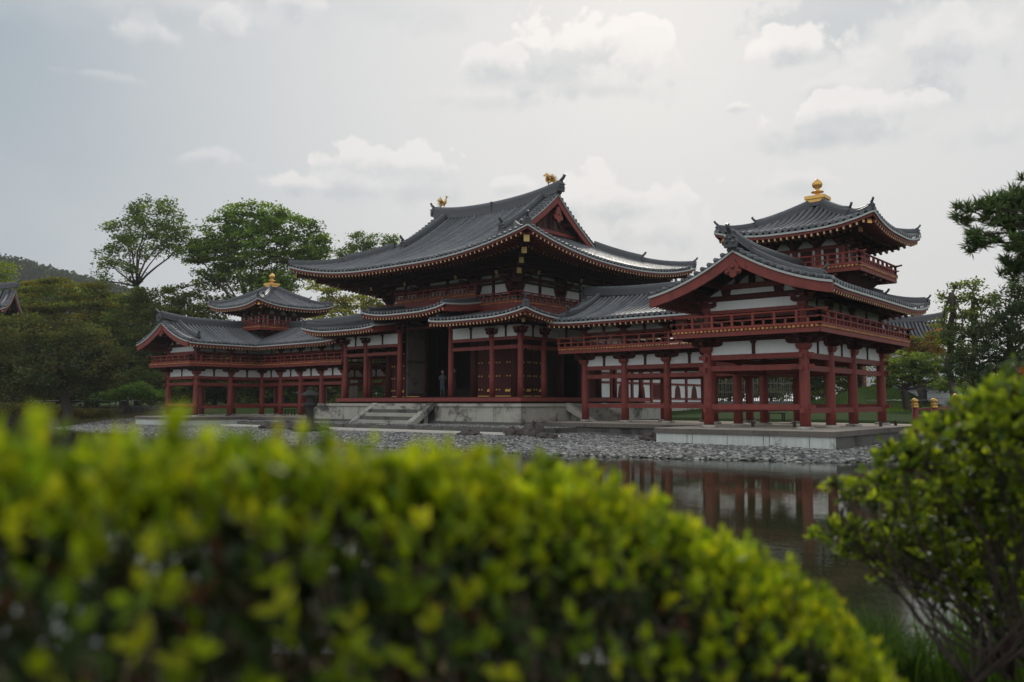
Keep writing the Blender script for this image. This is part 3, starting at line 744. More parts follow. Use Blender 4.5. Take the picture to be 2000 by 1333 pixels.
# porch beams and plaster
t_ = MB()
pb = [((xs6[i],0),(xs6[i+1],0)) for i in (0,1,3,4)]+[((s_*7.1,ysd[i]),(s_*7.1,ysd[i+1])) for s_ in (-1,1) for i in range(4)]+[((xs6[i],11.8),(xs6[i+1],11.8)) for i in range(5)]
for a, b in pb:
    t_.beam((*a, 4.26), (*b, 4.26), .13, .17, 'red'); t_.beam((*a, 3.79), (*b, 3.79), .13, .19, 'red'); t_.beam((*a, 5.02), (*b, 5.02), .13, .14, 'red_dark')
    pl = MB(); pl.beam((*a, 4.648), (*b, 4.648), .05, .60, 'plaster'); pl.build('plaster_panel', hall)
    mx, my = (a[0]+b[0])/2, (a[1]+b[1])/2
    st = MB(); st.beam((mx, my, 4.35), (mx, my, 4.95), .12, .11, 'red_dark'); st.taper(mx, my, 4.80, 4.93, .06, .06, .12, .12, 'red_dark'); st.build('strut', hall)
t_.beam((-2.1, 0, 5.66), (2.1, 0, 5.66), .15, .18, 'red_dark'); t_.beam((-2.1, 0, 5.15), (2.1, 0, 5.15), .12, .12, 'red_dark')
t_.build('porch_beams', hall)
vd = MB(); vd.box(-7.45, 7.45, -.36, 12.1, 1.06, 1.185, 'red_dark'); 
for a, b in (((-7.47,-.38),(7.47,-.38)), ((7.47,-.38),(7.47,12.12)), ((-7.47,-.38),(-7.47,12.12))): vd.beam((*a, 1.04), (*b, 1.04), .10, .20, 'red')
vd.box(-7.3, 7.3, -.2, 11.9, .84, 1.055, 'red_dark'); vd.build('veranda', hall)
# core walls
cw = MB(); 
def wallbox(x0, x1, y0, y1, z0, z1, m='red_dark'): cw.box(x0, x1, y0, y1, z0, z1, m)
wallbox(-CX, CX, CY-.08, CY+.06, 6.0, 8.45); wallbox(-CX, CX, 9.8, 9.9, 1.19, 8.45); wallbox(CX-.07, CX+.07, CY+.07, 9.79, 5.0, 8.45); wallbox(-CX-.07, -CX+.07, CY+.07, 9.79, 5.0, 8.45)
wallbox(-CX, -2.1, CY-.07, CY+.05, 4.95, 5.995); wallbox(2.1, CX, CY-.07, CY+.05, 4.95, 5.995)
wallbox(-CX-.04, -CX+.04, 5.9, 9.79, 1.19, 4.99)
wallbox(CX-.04, CX+.04, 7.95, 9.79, 1.19, 4.99); wallbox(CX-.04, CX+.04, 4.45, 4.80, 1.19, 4.99)
wallbox(-CX+.1, CX-.1, CY+.1, 9.78, 8.36, 8.44)
cw.build('core_wall', hall)
iw = MB(); iw.box(-4.6, 4.6, 6.9, 7.0, 1.19, 6.8, 'wood_dark'); iw.box(-5.0, -4.93, 2.1, 9.7, 1.19, 8.3, 'wood_dark'); iw.box(4.93, 5.0, 8.0, 9.7, 1.19, 8.3, 'wood_dark'); iw.box(-2.6, 2.6, 4.4, 6.6, 1.19, 1.75, 'wood_dark'); iw.build('inner_screen', hall)
# doors with gilt studs
def door_leaf(p, q, z0, z1, out, m='red_dark', studs=True, rows=4, hinge_strap=True, name='door_leaf'):
    d = MB(); p = np.array(p, float); q = np.array(q, float); L = np.linalg.norm(q-p); e = (q-p)/L; n = np.array(out, float)
    d.beam((*p, (z0+z1)/2), (*q, (z0+z1)/2), .08, z1-z0, m)
    for z in (z0+.06, z1-.06): d.beam((*(p+n*.045), z), (*(q+n*.045), z), .04, .12, m)
    o = d.build(name, hall)
    if studs:
        s2 = MB()
        for i in range(rows):
            z = z0+.38+(z1-z0-.70)*i/(rows-1)
            for a in (.14, .36, L-.14, L-.36) if L > 1. else (.16, L-.16):
                c = p+e*a+n*.05; s2.tube([(*c, z), (*(c+n*.03), z), (*(c+n*.05), z)], [.062, .055, .02], 'gold', 8)
        c = p+e*(L-.30)+n*.06; s2.beam((*(c-e*.20), z0+.33), (*(c+e*.16), z0+.33), .02, .11, 'gold')
        s2.beam((*(p+e*.05+n*.07), z0+.02), (*(q-e*.05+n*.07), z0+.02), .03, .035, 'gold')
        s2.build('gilt_studs', o)
for a, b in ((-5.0, -3.66), (-3.6, -2.34), (2.36, 3.62), (3.68, 4.95)):
    door_leaf((a, CY-.02), (b, CY-.02), 1.22, 4.95, (0,-1), rows=5)
door_leaf((CX, 2.2), (CX, 3.3), 1.22, 4.95, (1,0), rows=5); door_leaf((CX, 3.34), (CX, 4.42), 1.22, 4.95, (1,0), rows=5); door_leaf((-CX, 3.9), (-CX, 2.2), 1.22, 4.95, (-1,0), rows=5)
od = MB(); od.beam((-1.93, .40, 3.45), (-1.93, 1.93, 3.45), .09, 4.4, 'door_old'); 
for z in (1.35, 3.3, 5.45): od.beam((-1.86, .42, z), (-1.86, 1.91, z), .05, .16, 'wood_dark')
od.build('weathered_door', hall, 'tall faded painted door leaf standing open')
# decorative balcony above the porch roof
def hall_balc(path, z, gp=True):
    f = MB(); floor_edge(f, path, z); 
    for a, b in zip(path[:-1], path[1:]): f.beam((*a, z-.40), (*b, z-.40), .07, .30, 'red')
    f.build('balcony_edge', hall)
    r = MB(); railing(r, path, z+.02, .50, .60); r.build('balcony_railing', hall)
    g = MB()
    for a, b in zip(path[:-1], path[1:]):
        a = np.array(a, float); b = np.array(b, float); L = np.linalg.norm(b-a); e = (b-a)/L; nn = np.array((-e[1], e[0]))*.05
        k = max(1, round(L/.6))
        for i in range(k): g.beam((*(a+nn+e*(i*L/k+.10)), z+.17), (*(a+nn+e*((i+1)*L/k-.10)), z+.17), .03, .12, 'green')
    g.build('green_lattice', hall)
q_ = .9
hall_balc([(3.0, CY-q_), (CX+q_, CY-q_), (CX+q_, 9.85+q_), (-CX-q_, 9.85+q_), (-CX-q_, CY-q_), (-3.6, CY-q_)], 6.34)
hall_balc([(-3.55, CY-q_), (2.95, CY-q_)], 6.98)
bf = MB(); bf.box(-CX-q_+.05, CX+q_-.05, CY-q_+.05, 9.85+q_-.05, 6.20, 6.26, 'red_dark'); bf.box(-3.5, 2.9, CY-q_+.05, CY, 6.80, 6.88, 'red_dark'); bf.build('balcony_floor', hall)
# upper wall plaster, beams, brackets
ub = MB(); up_ = []
segs = [((-CX,CY),(-2.1,CY)), ((-2.1,CY),(2.1,CY)), ((2.1,CY),(CX,CY)), ((CX,CY),(CX,5.9)), ((CX,5.9),(CX,9.85)), ((-CX,CY),(-CX,5.9)), ((-CX,5.9),(-CX,9.85))]
for a, b in segs:
    a = np.array(a, float); b = np.array(b, float); L = np.linalg.norm(b-a); e = (b-a)/L
    out = np.array((0,-1.)) if abs(e[0]) > .5 else np.array((math.copysign(1, a[0]), 0.))
    for z in (7.56, 8.14): ub.beam((*(a+out*.12), z), (*(b+out*.12), z), .10, .13, 'red_dark')
    ub.beam((*(a+out*.10), 6.86), (*(b+out*.10), 6.86), .12, .14, 'red_dark')
    ub.beam((*((a+b)/2+out*.13), 6.9), (*((a+b)/2+out*.13), 8.2), .16, .12, 'red_dark')
    for hh in range(2):
        s0, s1 = (.42, L/2-.12) if hh == 0 else (L/2+.12, L-.42)
        for z0_, z1_, cut, nm in ((6.93, 7.49, .26, 'upper_plaster_panel'), (7.63, 8.07, .22, 'upper_plaster_panel')):
            if hh == 0: k = [(s0, z0_), (s1, z0_), (s1, z1_), (s0+cut, z1_), (s0+cut*.7, (z0_+z1_)/2)]
            else: k = [(s0, z0_), (s1, z0_), (s1-cut*.7, (z0_+z1_)/2), (s1-cut, z1_), (s0, z1_)]
            c = a+out*.105; p_ = MB(); p_.ext(k, (c[0], c[1], 0), (e[0], e[1]), .06, 'plaster'); p_.build(nm, hall)
ub.build('upper_wall_beams', hall)
def big_bracket():
    b = MB(); b.taper(0, 0, 0, .22, .18, .18, .27, .27, 'red_dark')
    for t in range(3):
        L = .62+.12*t; z = .24+.42*t
        b.ext([(-L, z+.20), (-L, z+.10), (-L+.2, z), (L-.2, z), (L, z+.10), (L, z+.20)], (0, -.02-.43*t, 0), (1,0), .17, 'red_dark')
        for a in (-L+.12, 0, L-.12): b.box(a-.13, a+.13, -.02-.43*t-.13, -.02-.43*t+.13, z+.203, z+.34, 'red_dark')
        if t < 3: b.ext([(0, z+.195), (0, z+.005), (.43*(t+1)-.2, z+.005), (.43*(t+1)+.08, z+.12), (.43*(t+1)+.08, z+.195)], (0,0,0), (0,-1), .16, 'red_dark')
    b.beam((0, 0, 1.45), (0, -1.62, .98), .17, .20, 'red_dark'); b.beam((0, -1.62, .98), (0, -1.66, .965), .16, .21, 'gilt')
    return b.mesh('eave_bracket')
m_bb = big_bracket()
for x in (-2.1, 2.1): inst('eave_bracket', m_bb, hall, (x, CY, 6.92)); inst('eave_bracket', m_bb, hall, (x, 9.85, 6.92), math.pi)
for s_ in (-1, 1): inst('eave_bracket', m_bb, hall, (s_*CX, 5.9, 6.92), s_*math.pi/2)
for x in (-CX, CX):
    s_ = 1 if x > 0 else -1
    for y, r in ((CY, 0), (9.85, math.pi)): inst('eave_bracket', m_bb, hall, (x, y, 6.92), r); inst('eave_bracket', m_bb, hall, (x, y, 6.92), s_*math.pi/2)
cb = MB()
for sa in (-1, 1):
    for sb in (-1, 1):
        bx, by = sa*CX, HYM+sb*DY/2
        def Dg(s, z): return (bx+sa*s, by+sb*s, z)
        for s1, z1, w in ((1.4, 7.86, .24), (2.3, 8.2, .24), (3.3, 8.46, .26), (4.15, 8.82, .28)):
            cb.beam(Dg(0 if s1 < 2 else s1-1.3, z1+.02-(0 if s1 < 2 else -.02)), Dg(s1, z1), .20, .24, 'red_dark'); cb.beam(Dg(s1, z1), Dg(s1+.04, z1+.005), w, w+.06, 'gilt')
        for t in (.5, 1.0): cb.box(bx+sa*t-.2, bx+sa*t+.2, by+sb*t-.2, by+sb*t+.2, 7.1+t*.7, 7.4+t*.7, 'red_dark')
for (t, z) in ((.43, 7.75), (.86, 8.12), (1.3, 8.30)):
    x, y0_, y1_ = CX+t, CY-t, 9.85+t
    for p_, q2 in (((-x,y0_),(x,y0_)),((x,y0_),(x,y1_)),((x,y1_),(-x,y1_)),((-x,y1_),(-x,y0_))): cb.beam((*p_, z), (*q2, z), .16, .16, 'red_dark')
cb.build('corner_brackets', hall)
# main roof
ex, ey = 9.65, 8.45; Z0, RR = 8.50, 4.45; XG = 5.1
LF, LS = 2*ex, 2*ey
zF = make_z(Z0, RR, ey, .60, [(0, 8.5, 1.0), (LF, 8.5, 1.0)]); zS = make_z(Z0, RR, ey, .60, [(0, 8.5, 1.0), (LS, 8.5, 1.0)])
def sag(u, v): return .34*((u-ex)/XG)**2*(v/ey)**3
vg = ex-XG
def vmx(u): d = min(u, LF-u); return ey if d >= vg else d
mr = MB()
roof_face(mr, (-ex, HYM-ey), (1,0), (0,1), LF, lambda u: 0., vmx, zF, s=.34, r=.088, nseg=12, sag=sag)
roof_face(mr, (ex, HYM+ey), (-1,0), (0,-1), LF, lambda u: 0., vmx, zF, s=.34, r=.088, nseg=12, sag=sag)
roof_face(mr, (ex, HYM-ey), (0,1), (-1,0), LS, lambda u: 0., lambda u: min(u, LS-u, vg+.75), zS, s=.34, r=.088, nseg=10)
roof_face(mr, (-ex, HYM+ey), (0,-1), (1,0), LS, lambda u: 0., lambda u: min(u, LS-u, vg+.75), zS, s=.34, r=.088, nseg=10)
mr.build('tiled_roof', hall)
me_ = MB()
for P0, T, N, L, zf in (((-ex,HYM-ey),(1,0),(0,1),LF,zF), ((ex,HYM-ey),(0,1),(-1,0),LS,zS), ((ex,HYM+ey),(-1,0),(0,-1),LF,zF), ((-ex,HYM+ey),(0,-1),(1,0),LS,zS)):
    eave(me_, P0, T, N, L, zf, 4.4, c0=True, c1=True, sp=.30, slope=.14, d1=1.3)
me_.build('eaves', hall, 'deep eaves with white edge and two rows of gold tipped rafters')
zz = lambda u_, v: zF(u_, v)+sag(u_, v)
for s_ in (-1, 1):
    mg = MB()
    if s_ < 0: ends = (((-ex,HYM-ey),(1,0),(0,1),ex-XG,1), ((ex,HYM+ey),(-1,0),(0,-1),ex+XG,-1))
    else: ends = (((-ex,HYM-ey),(1,0),(0,1),ex+XG,-1), ((ex,HYM+ey),(-1,0),(0,-1),ex-XG,1))
    for P0, T, N, u, o_ in ends: barge(mg, P0, T, N, u, ey, zz, .34, .48, out=o_, vlo=vg+.05, rows=True, sp=.27)
    mg.build('gable_boards', hall)
for s_ in (-1, 1):
    gw = MB(); gx = s_*4.45; gw.ext([(-(ey-vg)+.1, 10.35), (ey-vg-.1, 10.35), (1.9, 11.55), (0, 12.95), (-1.9, 11.55)], (gx, HYM, 0), (0,1), .08, 'red_dark')
    gw.box(gx+s_*.04-.05, gx+s_*.04+.09, HYM-3.2, HYM+3.2, 10.95, 11.15, 'red'); gw.box(gx+s_*.05-.05, gx+s_*.05+.07, HYM-.10, HYM+.10, 11.15, 12.6, 'red_dark')
    for dy in (-1.3, 1.3): gw.beam((gx+s_*.09, HYM+dy, 11.16), (gx+s_*.09, HYM+dy*.1, 12.2), .12, .14, 'red_dark')
    for dy in (-1.9, -1.1, -.5, .5, 1.1, 1.9):
        z1 = 12.75-abs(dy)*.78; gw.box(gx+s_*.05-.02, gx+s_*.05+.03, HYM+dy-.16, HYM+dy+.16, 11.2, max(11.35, z1-.35), 'wood_dark')
    for dy, z in ((0, 12.7), (-1.4, 11.75), (1.4, 11.75), (-2.6, 11.1), (2.6, 11.1)): gw.box(min(gx, s_*4.98), max(gx, s_*4.98), HYM+dy-.10, HYM+dy+.10, z-.2, z, 'red_dark')
    gw.build('gable_wall', hall)
for s_ in (-1, 1):
    gy = MB(); c_ = (s_*(XG+.04), HYM, 12.05)
    gp = [(0,-.52),(.12,-.47),(.22,-.34),(.34,-.36),(.43,-.22),(.35,-.10),(.27,-.13),(.28,.03),(.18,.16),(.10,.40),(-.10,.40),(-.18,.16),(-.28,.03),(-.27,-.13),(-.35,-.10),(-.43,-.22),(-.34,-.36),(-.22,-.34),(-.12,-.47)]
    gy.ext(gp, c_, (0,1), .10, 'red_rail'); gy.tube([(c_[0], HYM, 12.02), (c_[0]+s_*.10, HYM, 12.02)], .09, 'red_rail', 6); gy.build('gable_pendant', hall)
rr = MB(); n = 20
rp = [(-XG-.12+(2*XG+.24)*i/n, HYM, Z0+RR+sag(-XG+2*XG*i/n+ex, ey)-.06+.14*abs(2*i/n-1)**4) for i in range(n+1)]
ridge(rr, rp, .42, .56)
for s_ in (-1, 1): 
    p = rp[-1] if s_ > 0 else rp[0]; oni(rr, (p[0]+s_*.02, p[1], p[2]+.12), (s_, 0), 1.1)
for fx in (-XG*.0, ): rr.box(fx-.03, fx+.03, HYM-.28, HYM+.28, rp[n//2][2], rp[n//2][2]+.66, 'ridge')
for sa in (-1, 1):
    for sb in (-1, 1):
        # descending ridge near the gable
        u = ex-XG+1.0; pts = []
        for v in np.linspace(ey-.3, vg+.1, 10): pts.append((sa*(ex-u), HYM+sb*(ey-v), zF(u, v)+sag(u, v)+.04))
        ridge(rr, pts, .30, .34); oni(rr, (pts[-1][0], pts[-1][1]+sb*.04, pts[-1][2]+.02), (0, sb), .9)
        pts = [(sa*(ex-t), HYM+sb*(ey-t), zF(t, t)+.03) for t in np.linspace(vg+.05, 2.5, 9)]
        ridge(rr, pts, .30, .36); oni(rr, (pts[-1][0]+sa*.03, pts[-1][1]+sb*.03, pts[-1][2]), (sa, sb), .8)
        pts = [(sa*(ex-t), HYM+sb*(ey-t), zF(t, t)+.02) for t in np.linspace(2.45, .12, 8)]
        ridge(rr, pts, .26, .24); oni(rr, (pts[-1][0]+sa*.03, pts[-1][1]+sb*.03, pts[-1][2]), (sa, sb), .7)
rr.build('roof_ridges', hall)
# porch roofs
pr_ = MB(); pe = MB(); pg = MB(); prr = MB()
EY = -1.93; EXX = 9.03; VP = CY-EY; RP = .80; zp = 5.28
for sa in (-1, 1):
    pg = MB(); Lh = EXX-2.3
    if sa > 0: P0, T = (2.3, EY), (1, 0); hip = Lh; zf = make_z(zp, RP, VP, .7, [(Lh, 3.2, .34), (0, 1.8, .10)]); vm = lambda u: min(VP, Lh-u); c0, c1 = False, True
    else: P0, T = (-EXX, EY), (1, 0); zf = make_z(zp, RP, VP, .7, [(0, 3.2, .34), (Lh, 1.8, .10)]); vm = lambda u: min(VP, u); c0, c1 = True, False
    roof_face(pr_, P0, T, (0,1), Lh, lambda u: 0., vm, zf, s=.27, r=.07, nseg=6)
    eave(pe, P0, T, (0,1), Lh, zf, 1.9, c0=c0, c1=c1, sp=.24, slope=.18, d1=.85)
    barge(pg, P0, T, (0,1), 0. if sa > 0 else Lh, VP, zf, .34, .34, out=1 if sa > 0 else -1, rows=False)
    Ls = 13.73+.0-EY; zs2 = make_z(zp, RP, VP, .7, [(0, 3.2, .34), (Ls, 3.2, .34)])
    if sa > 0: roof_face(pr_, (EXX, EY), (0,1), (-1,0), Ls, lambda u: 0., lambda u: min(VP, u, Ls-u), zs2, s=.27, r=.07, nseg=6); eave(pe, (EXX, EY), (0,1), (-1,0), Ls, zs2, 1.9, c0=True, c1=True, sp=.24, slope=.18, d1=.85)
    else: roof_face(pr_, (-EXX, 13.73), (0,-1), (1,0), Ls, lambda u: 0., lambda u: min(VP, u, Ls-u), zs2, s=.27, r=.07, nseg=6); eave(pe, (-EXX, 13.73), (0,-1), (1,0), Ls, zs2, 1.9, c0=True, c1=True, sp=.24, slope=.18, d1=.85)
    pts = [(sa*(EXX-t), EY+t, zf((Lh-t) if sa > 0 else t, t)+.02) for t in np.linspace(VP-.1, .12, 8)]
    ridge(prr, pts, .24, .22); oni(prr, pts[-1], (sa, -1), .72)
    pts = [(sa*2.65, EY+v, zf(.35 if sa > 0 else Lh-.35, v)+.03) for v in np.linspace(VP-.1, .35, 6)]
    ridge(prr, pts, .20, .16); oni(prr, pts[-1], (0, -1), .5, False)
    prr.beam((sa*2.6, CY-.22, zp+RP+.12), (sa*CX, CY-.22, zp+RP+.12), .3, .24, 'ridge')
    pg.build('porch_gable_board', hall); gc = MB()
    gc.beam((sa*8.72, -1.62, 5.30), (sa*8.76, -1.66, 5.30), .20, .22, 'gilt'); gc.beam((sa*8.1, -1.0, 5.02), (sa*8.14, -1.04, 5.02), .18, .20, 'gilt'); gc.build('gilt_rafter_caps', hall)
LC2 = 6.7; zc = make_z(5.93, .80, VP, .7, [(0, 2.6, .28), (LC2, 2.6, .28)])
roof_face(pr_, (-3.28, EY), (1,0), (0,1), LC2, lambda u: 0., lambda u: VP, zc, s=.27, r=.07, nseg=6)
eave(pe, (-3.28, EY), (1,0), (0,1), LC2, zc, 1.9, sp=.24, slope=.18, d1=.85)
for u_, o_, sa in ((0., 1, -1), (LC2, -1, 1)):
    pg = MB(); barge(pg, (-3.28, EY), (1,0), (0,1), u_, VP, zc, .36, .36, out=o_, rows=False)
    pg.beam((-3.28+u_-sa*.3, -.1, 5.85), (-3.28+u_-sa*.3, CY, 5.85), .1, .7, 'red_dark'); pg.build('porch_gable_board', hall)
    pg = MB(); pg.beam((min(sa*2.15, sa*3.0), -.02, 5.80), (max(sa*2.15, sa*3.0), -.02, 5.80), .1, .3, 'red_dark'); pg.build('porch_board', hall)
for u in (.35, LC2-.35):
    pts = [(-3.28+u, EY+v, zc(u, v)+.03) for v in np.linspace(VP-.1, .3, 6)]; ridge(prr, pts, .20, .16); oni(prr, pts[-1], (0, -1), .5, False)
pr_.build('porch_roof', hall); pe.build('porch_eaves', hall); prr.build('porch_ridges', hall)

# golden phoenixes
def phoenix(sx, z, label):
    root = thing('phoenix_statue', (sx*4.4, HYM, z), label, 'bird statue', 'golden birds on the hall ridge')
    x0 = sx*4.4; f = -sx
    def P(a, b, c): return (x0+f*a, HYM+b, z+c)
    st = MB(); st.tube([P(0,0,0), P(0,0,.42)], .035, 'gold', 8); st.lathe(P(0,0,0), [(.16,0),(.15,.05),(.07,.08)], 'ridge', 10)
    for s_ in (-.05, .05): st.tube([P(0,s_,.40), P(-.02,s_,.52)], .022, 'gold', 6)
    st.build('stand', root)
    b = MB(); b.tube([P(-.24,0,.50), P(-.14,0,.50), P(0,0,.53), P(.13,0,.62), P(.19,0,.74), P(.18,0,.86), P(.20,0,.95), P(.27,0,.98), P(.34,0,.955), P(.40,0,.92)], [.03,.07,.095,.078,.045,.034,.042,.048,.026,.008], 'gold', 12)
    b.build('body', root)
    cr = MB()
    for k in range(3): cr.tube([P(.22-.03*k,0,1.0), P(.18-.05*k,0,1.09-.02*k)], [.02,.008], 'gold', 5)
    cr.tube([P(.29,0,.92), P(.30,0,.86)], [.02,.008], 'gold', 5); cr.build('crest', root)
    for s_ in (-1, 1):
        w = MB()
        for k in range(7):
            t = k/6; a = (.05-.20*t, s_*.09, .58); m_ = (-.04-.22*t, s_*(.20+.04*t), .80-.10*t); e = (-.10-.30*t, s_*(.26+.05*t), 1.03-.26*t)
            w.tube([P(*a), P(*m_), P(*e)], [.034, .030, .008], 'gold', 6)
        w.build('wing', root)
    t_ = MB()
    for k in range(9):
        an = math.radians(75-k*13); sp = (k-4)*.03
        t_.tube([P(-.20,0,.52), P(-.20-.26*math.cos(an), sp, .54+.26*math.sin(an)), P(-.20-.50*math.cos(an)-.03, sp*1.6, .50+.46*math.sin(an))], [.035, .03, .010], 'gold', 6)
    t_.build('tail', root)
phoenix(1, 13.60, 'golden phoenix on the near end of the hall ridge, facing the ridge centre')
phoenix(-1, 13.60, 'golden phoenix on the far end of the hall ridge, seen smaller and from the front')

# stone podium with stairs
pod = thing('stone_podium', (0, HYM, -.2), 'grey weathered stone podium carrying the main hall, with front steps', 'podium')
c = MB(); c.box(-8.5, 8.5, -1.65, 13.4, .68, .83, 'stone'); c.build('coping', pod)
c = MB(); c.box(-8.3, 8.3, -1.45, 13.2, -.6, .675, 'stone_dark'); c.box(-8.5, 8.5, -1.66, 13.4, -.6, -.10, 'stone_dark'); c.build('core', pod)
for k, (a, b) in enumerate([(-8.4,-7.0),(-6.98,-5.3),(-5.28,-3.6),(-3.58,-2.62),(2.42,4.0),(4.02,5.4),(5.42,6.6),(6.62,8.4)]):
    c = MB(); c.box(a, b, -1.56, -1.42, -.098, .676, 'stone'); c.build('facing_slab', pod)
for a, b in zip(np.linspace(-1.4, 13.0, 9)[:-1], np.linspace(-1.4, 13.0, 9)[1:]):
    for s_ in (-1, 1):
        c = MB(s_); c.box(8.26, 8.42, a+.01, b-.01, -.098, .676, 'stone'); c.build('facing_slab', pod)
c = MB()
for k in range(5): c.box(-2.2, 2.0, -1.65-.30*(k+1), -1.655-.30*k if k else -1.652, -.5, .70-.19*k, 'stone_dark' if k % 2 else 'stone')
c.build('front_steps', pod)
for x in (-2.42, 2.18):
    c = MB(); c.ext([(-1.60, .86), (-1.60, .55), (-3.05, -.42), (-3.25, -.30), (-3.20, -.14)], (x, 0, 0), (0,1), .42, 'stone'); c.build('stair_cheek', pod)
c = MB()
for k in range(5): c.box(8.505+.30*k, 8.50+.30*(k+1), 2.5, 5.4, -.5, .66-.18*k, 'stone')
c.build('side_steps', pod)
for y in (2.28, 5.62):
    c = MB(); c.ext([(8.45, .86), (8.45, .5), (10.0, -.25), (10.2, -.10)], (0, y, 0), (1,0), .40, 'stone'); c.build('side_stair_cheek', pod)

# tail corridor behind the hall
tc = thing('rear_corridor', (0, 21, 0), 'white walled rear corridor with bell shaped windows seen through the near wing', 'corridor')
b = MB(); b.box(-2.6, 2.6, 13.45, 30.4, -.6, .80, 'stone'); b.build('stone_base', tc)
yy = [13.3+2.7*k for k in range(7)]
fr = MB()
for y in yy: fr.box(1.98, 2.2, y-.11, y+.11, .80, 3.6, 'red'); fr.box(-2.2, -1.98, y-.11, y+.11, .80, 3.6, 'red')
for z, h in ((.86, .12), (1.18, .12), (2.30, .14), (2.92, .14), (3.5, .14)):
    for s_ in (-1, 1): fr.box(s_*2.02, s_*2.16, yy[0], yy[-1], z-h/2, z+h/2, 'red')
fr.box(-2.2, 2.2, 13.2, 30.0, 3.57, 3.7, 'red_dark'); fr.build('frame', tc)
for k in range(6):
    p = MB(); p.box(2.0, 2.07, yy[k]+.1, yy[k+1]-.1, .9, 3.45, 'plaster'); p.build('plaster_panel', tc)
    ym_ = (yy[k]+yy[k+1])/2
    wn = MB()
    if k in (3,):
        wn.box(2.075, 2.12, ym_-1.15, ym_+1.15, 1.25, 2.24, 'wood_dark')
        for i in range(17): y = ym_-1.12+i*.14; wn.box(2.10, 2.15, y-.025, y+.025, 1.25, 2.24, 'red')
        wn.build('lattice_window', tc)
    elif k != 0:
        for dy in ((-.0,) if k in (4, 5) else (0.,)):
            pr = [(-.42, 1.24), (.42, 1.24), (.36, 1.65), (.30, 1.95), (.18, 2.12), (0, 2.2), (-.18, 2.12), (-.30, 1.95), (-.36, 1.65)]
            wn.ext([(ym_+dy+a, z) for a, z in pr], (2.08, 0, 0), (0,1), .04, 'wood_dark'); 
            for i in range(5): wn.box(2.09, 2.12, ym_+dy-.24+i*.12-.02, ym_+dy-.24+i*.12+.02, 1.26, 2.0, 'red')
            wn.tube([(2.11, ym_+dy+a, z) for a, z in pr[1:]+pr[:1]], .035, 'red', 5)
        wn.build('bell_window', tc)
wl = MB(); wl.box(-2.07, -2.0, 13.4, 30, .9, 3.45, 'plaster'); wl.box(-1.9, 1.9, 29.8, 29.9, .9, 3.45, 'plaster'); wl.build('rear_wall', tc)
zt = make_z(3.95, 1.3, 3.3, .65, []); r = MB(); e = MB()
roof_face(r, (3.3, 13.0), (0,1), (-1,0), 18.2, lambda u: 0., lambda u: 3.3, zt, nseg=6); roof_face(r, (-3.3, 31.2), (0,-1), (1,0), 18.2, lambda u: 0., lambda u: 3.3, zt, nseg=6)
eave(e, (3.3, 13.0), (0,1), (-1,0), 18.2, zt, 1.2, tier=False); eave(e, (-3.3, 31.2), (0,-1), (1,0), 18.2, zt, 1.2, tier=False)
ridge(r, [(0, 13.0+1.82*i, 5.25) for i in range(11)], .3, .3); r.build('tiled_roof', tc); e.build('eaves', tc)

# ------------------------------------------------------------------ ground, pond
rng = np.random.default_rng(7)
NB = [at(px, 1270, d) for px, d in ((-2600, 9.), (-1000, 6.6), (200, 5.9), (1000, 5.7), (1500, 5.6), (1700, 5.4), (1850, 5.6), (2300, 6.5), (3600, 10.))]
POND = [(-60,-60),(-60,-20),(-53,-12),(-46,-6.6),(-38,.5),(-34,-1.5),(-31,-4),(-28.5,-9),(-20,-10.5),(0,-11.2),(10,-11.3),(17.4,-11.0),(21.1,-9.9),(25.6,-8.3),(27.8,-6),(28.0,2),(27.5,8),(30,13),(37,14),(46,6),(52,-8),(60,-20)]
POND = POND+[(p[0], p[1]) for p in NB[::-1]]
POND = np.array(POND, float)
def sdist(x, y):
    "signed distance to the pond outline, negative on water"
    d = np.full(x.shape, 1e9); ins = np.zeros(x.shape, bool); n = len(POND)
    for i in range(n):
        ax, ay = POND[i]; bx, by = POND[(i+1) % n]; ex_, ey_ = bx-ax, by-ay
        t = np.clip(((x-ax)*ex_+(y-ay)*ey_)/(ex_*ex_+ey_*ey_), 0, 1)
        d = np.minimum(d, np.hypot(x-ax-t*ex_, y-ay-t*ey_))
        c = ((ay > y) != (by > y)) & (x < (bx-ax)*(y-ay)/(by-ay+1e-12)+ax); ins ^= c
    return np.where(ins, -d, d)
WZ = -.87
def wob(x, y): return .35*np.sin(x*.9+.7*np.sin(y*.8))*np.sin(y*1.1+x*.3)+.25*np.sin(x*2.3+y*1.7)
def ground(x, y):
    x = np.asarray(x, float); y = np.asarray(y, float); d = sdist(x, y)+.35*wob(x, y)
    island = (np.abs(x) < 29) & (y > -14) & (y < 13)
    plat = np.where(island, -.52-.16*np.clip((np.abs(x)-12)/4, 0, 1), .0)
    t = np.clip((y-9)/22, 0, 1); plat = np.where(island, plat, -.1+.45*t*t*(3-2*t))
    left = np.clip((-30-x)/6, 0, 1); plat = plat*(1-left)+left*(.30+.3*np.clip((-x-40)/20, 0, 1))
    near = np.hypot(x-CAM[0], y-CAM[1]) < 22; plat = np.where(near & (y < -15), -.52, plat)
    plat = plat+2.0*np.exp(-(((x-13)**2+(y-42)**2)/34.))+.04*wob(x*.6, y*.6)*np.where(island, .3, 1)
    up = WZ+(plat-WZ)*(1-np.exp(-np.maximum(d, 0)/np.where(island, 2.2, 1.6)))
    return np.where(d > 0, up, WZ-.9*(1-np.exp(d/1.5)))
def grid(x0, x1, y0, y1, st):
    xs = np.arange(x0, x1+st/2, st); ys = np.arange(y0, y1+st/2, st); return xs, ys
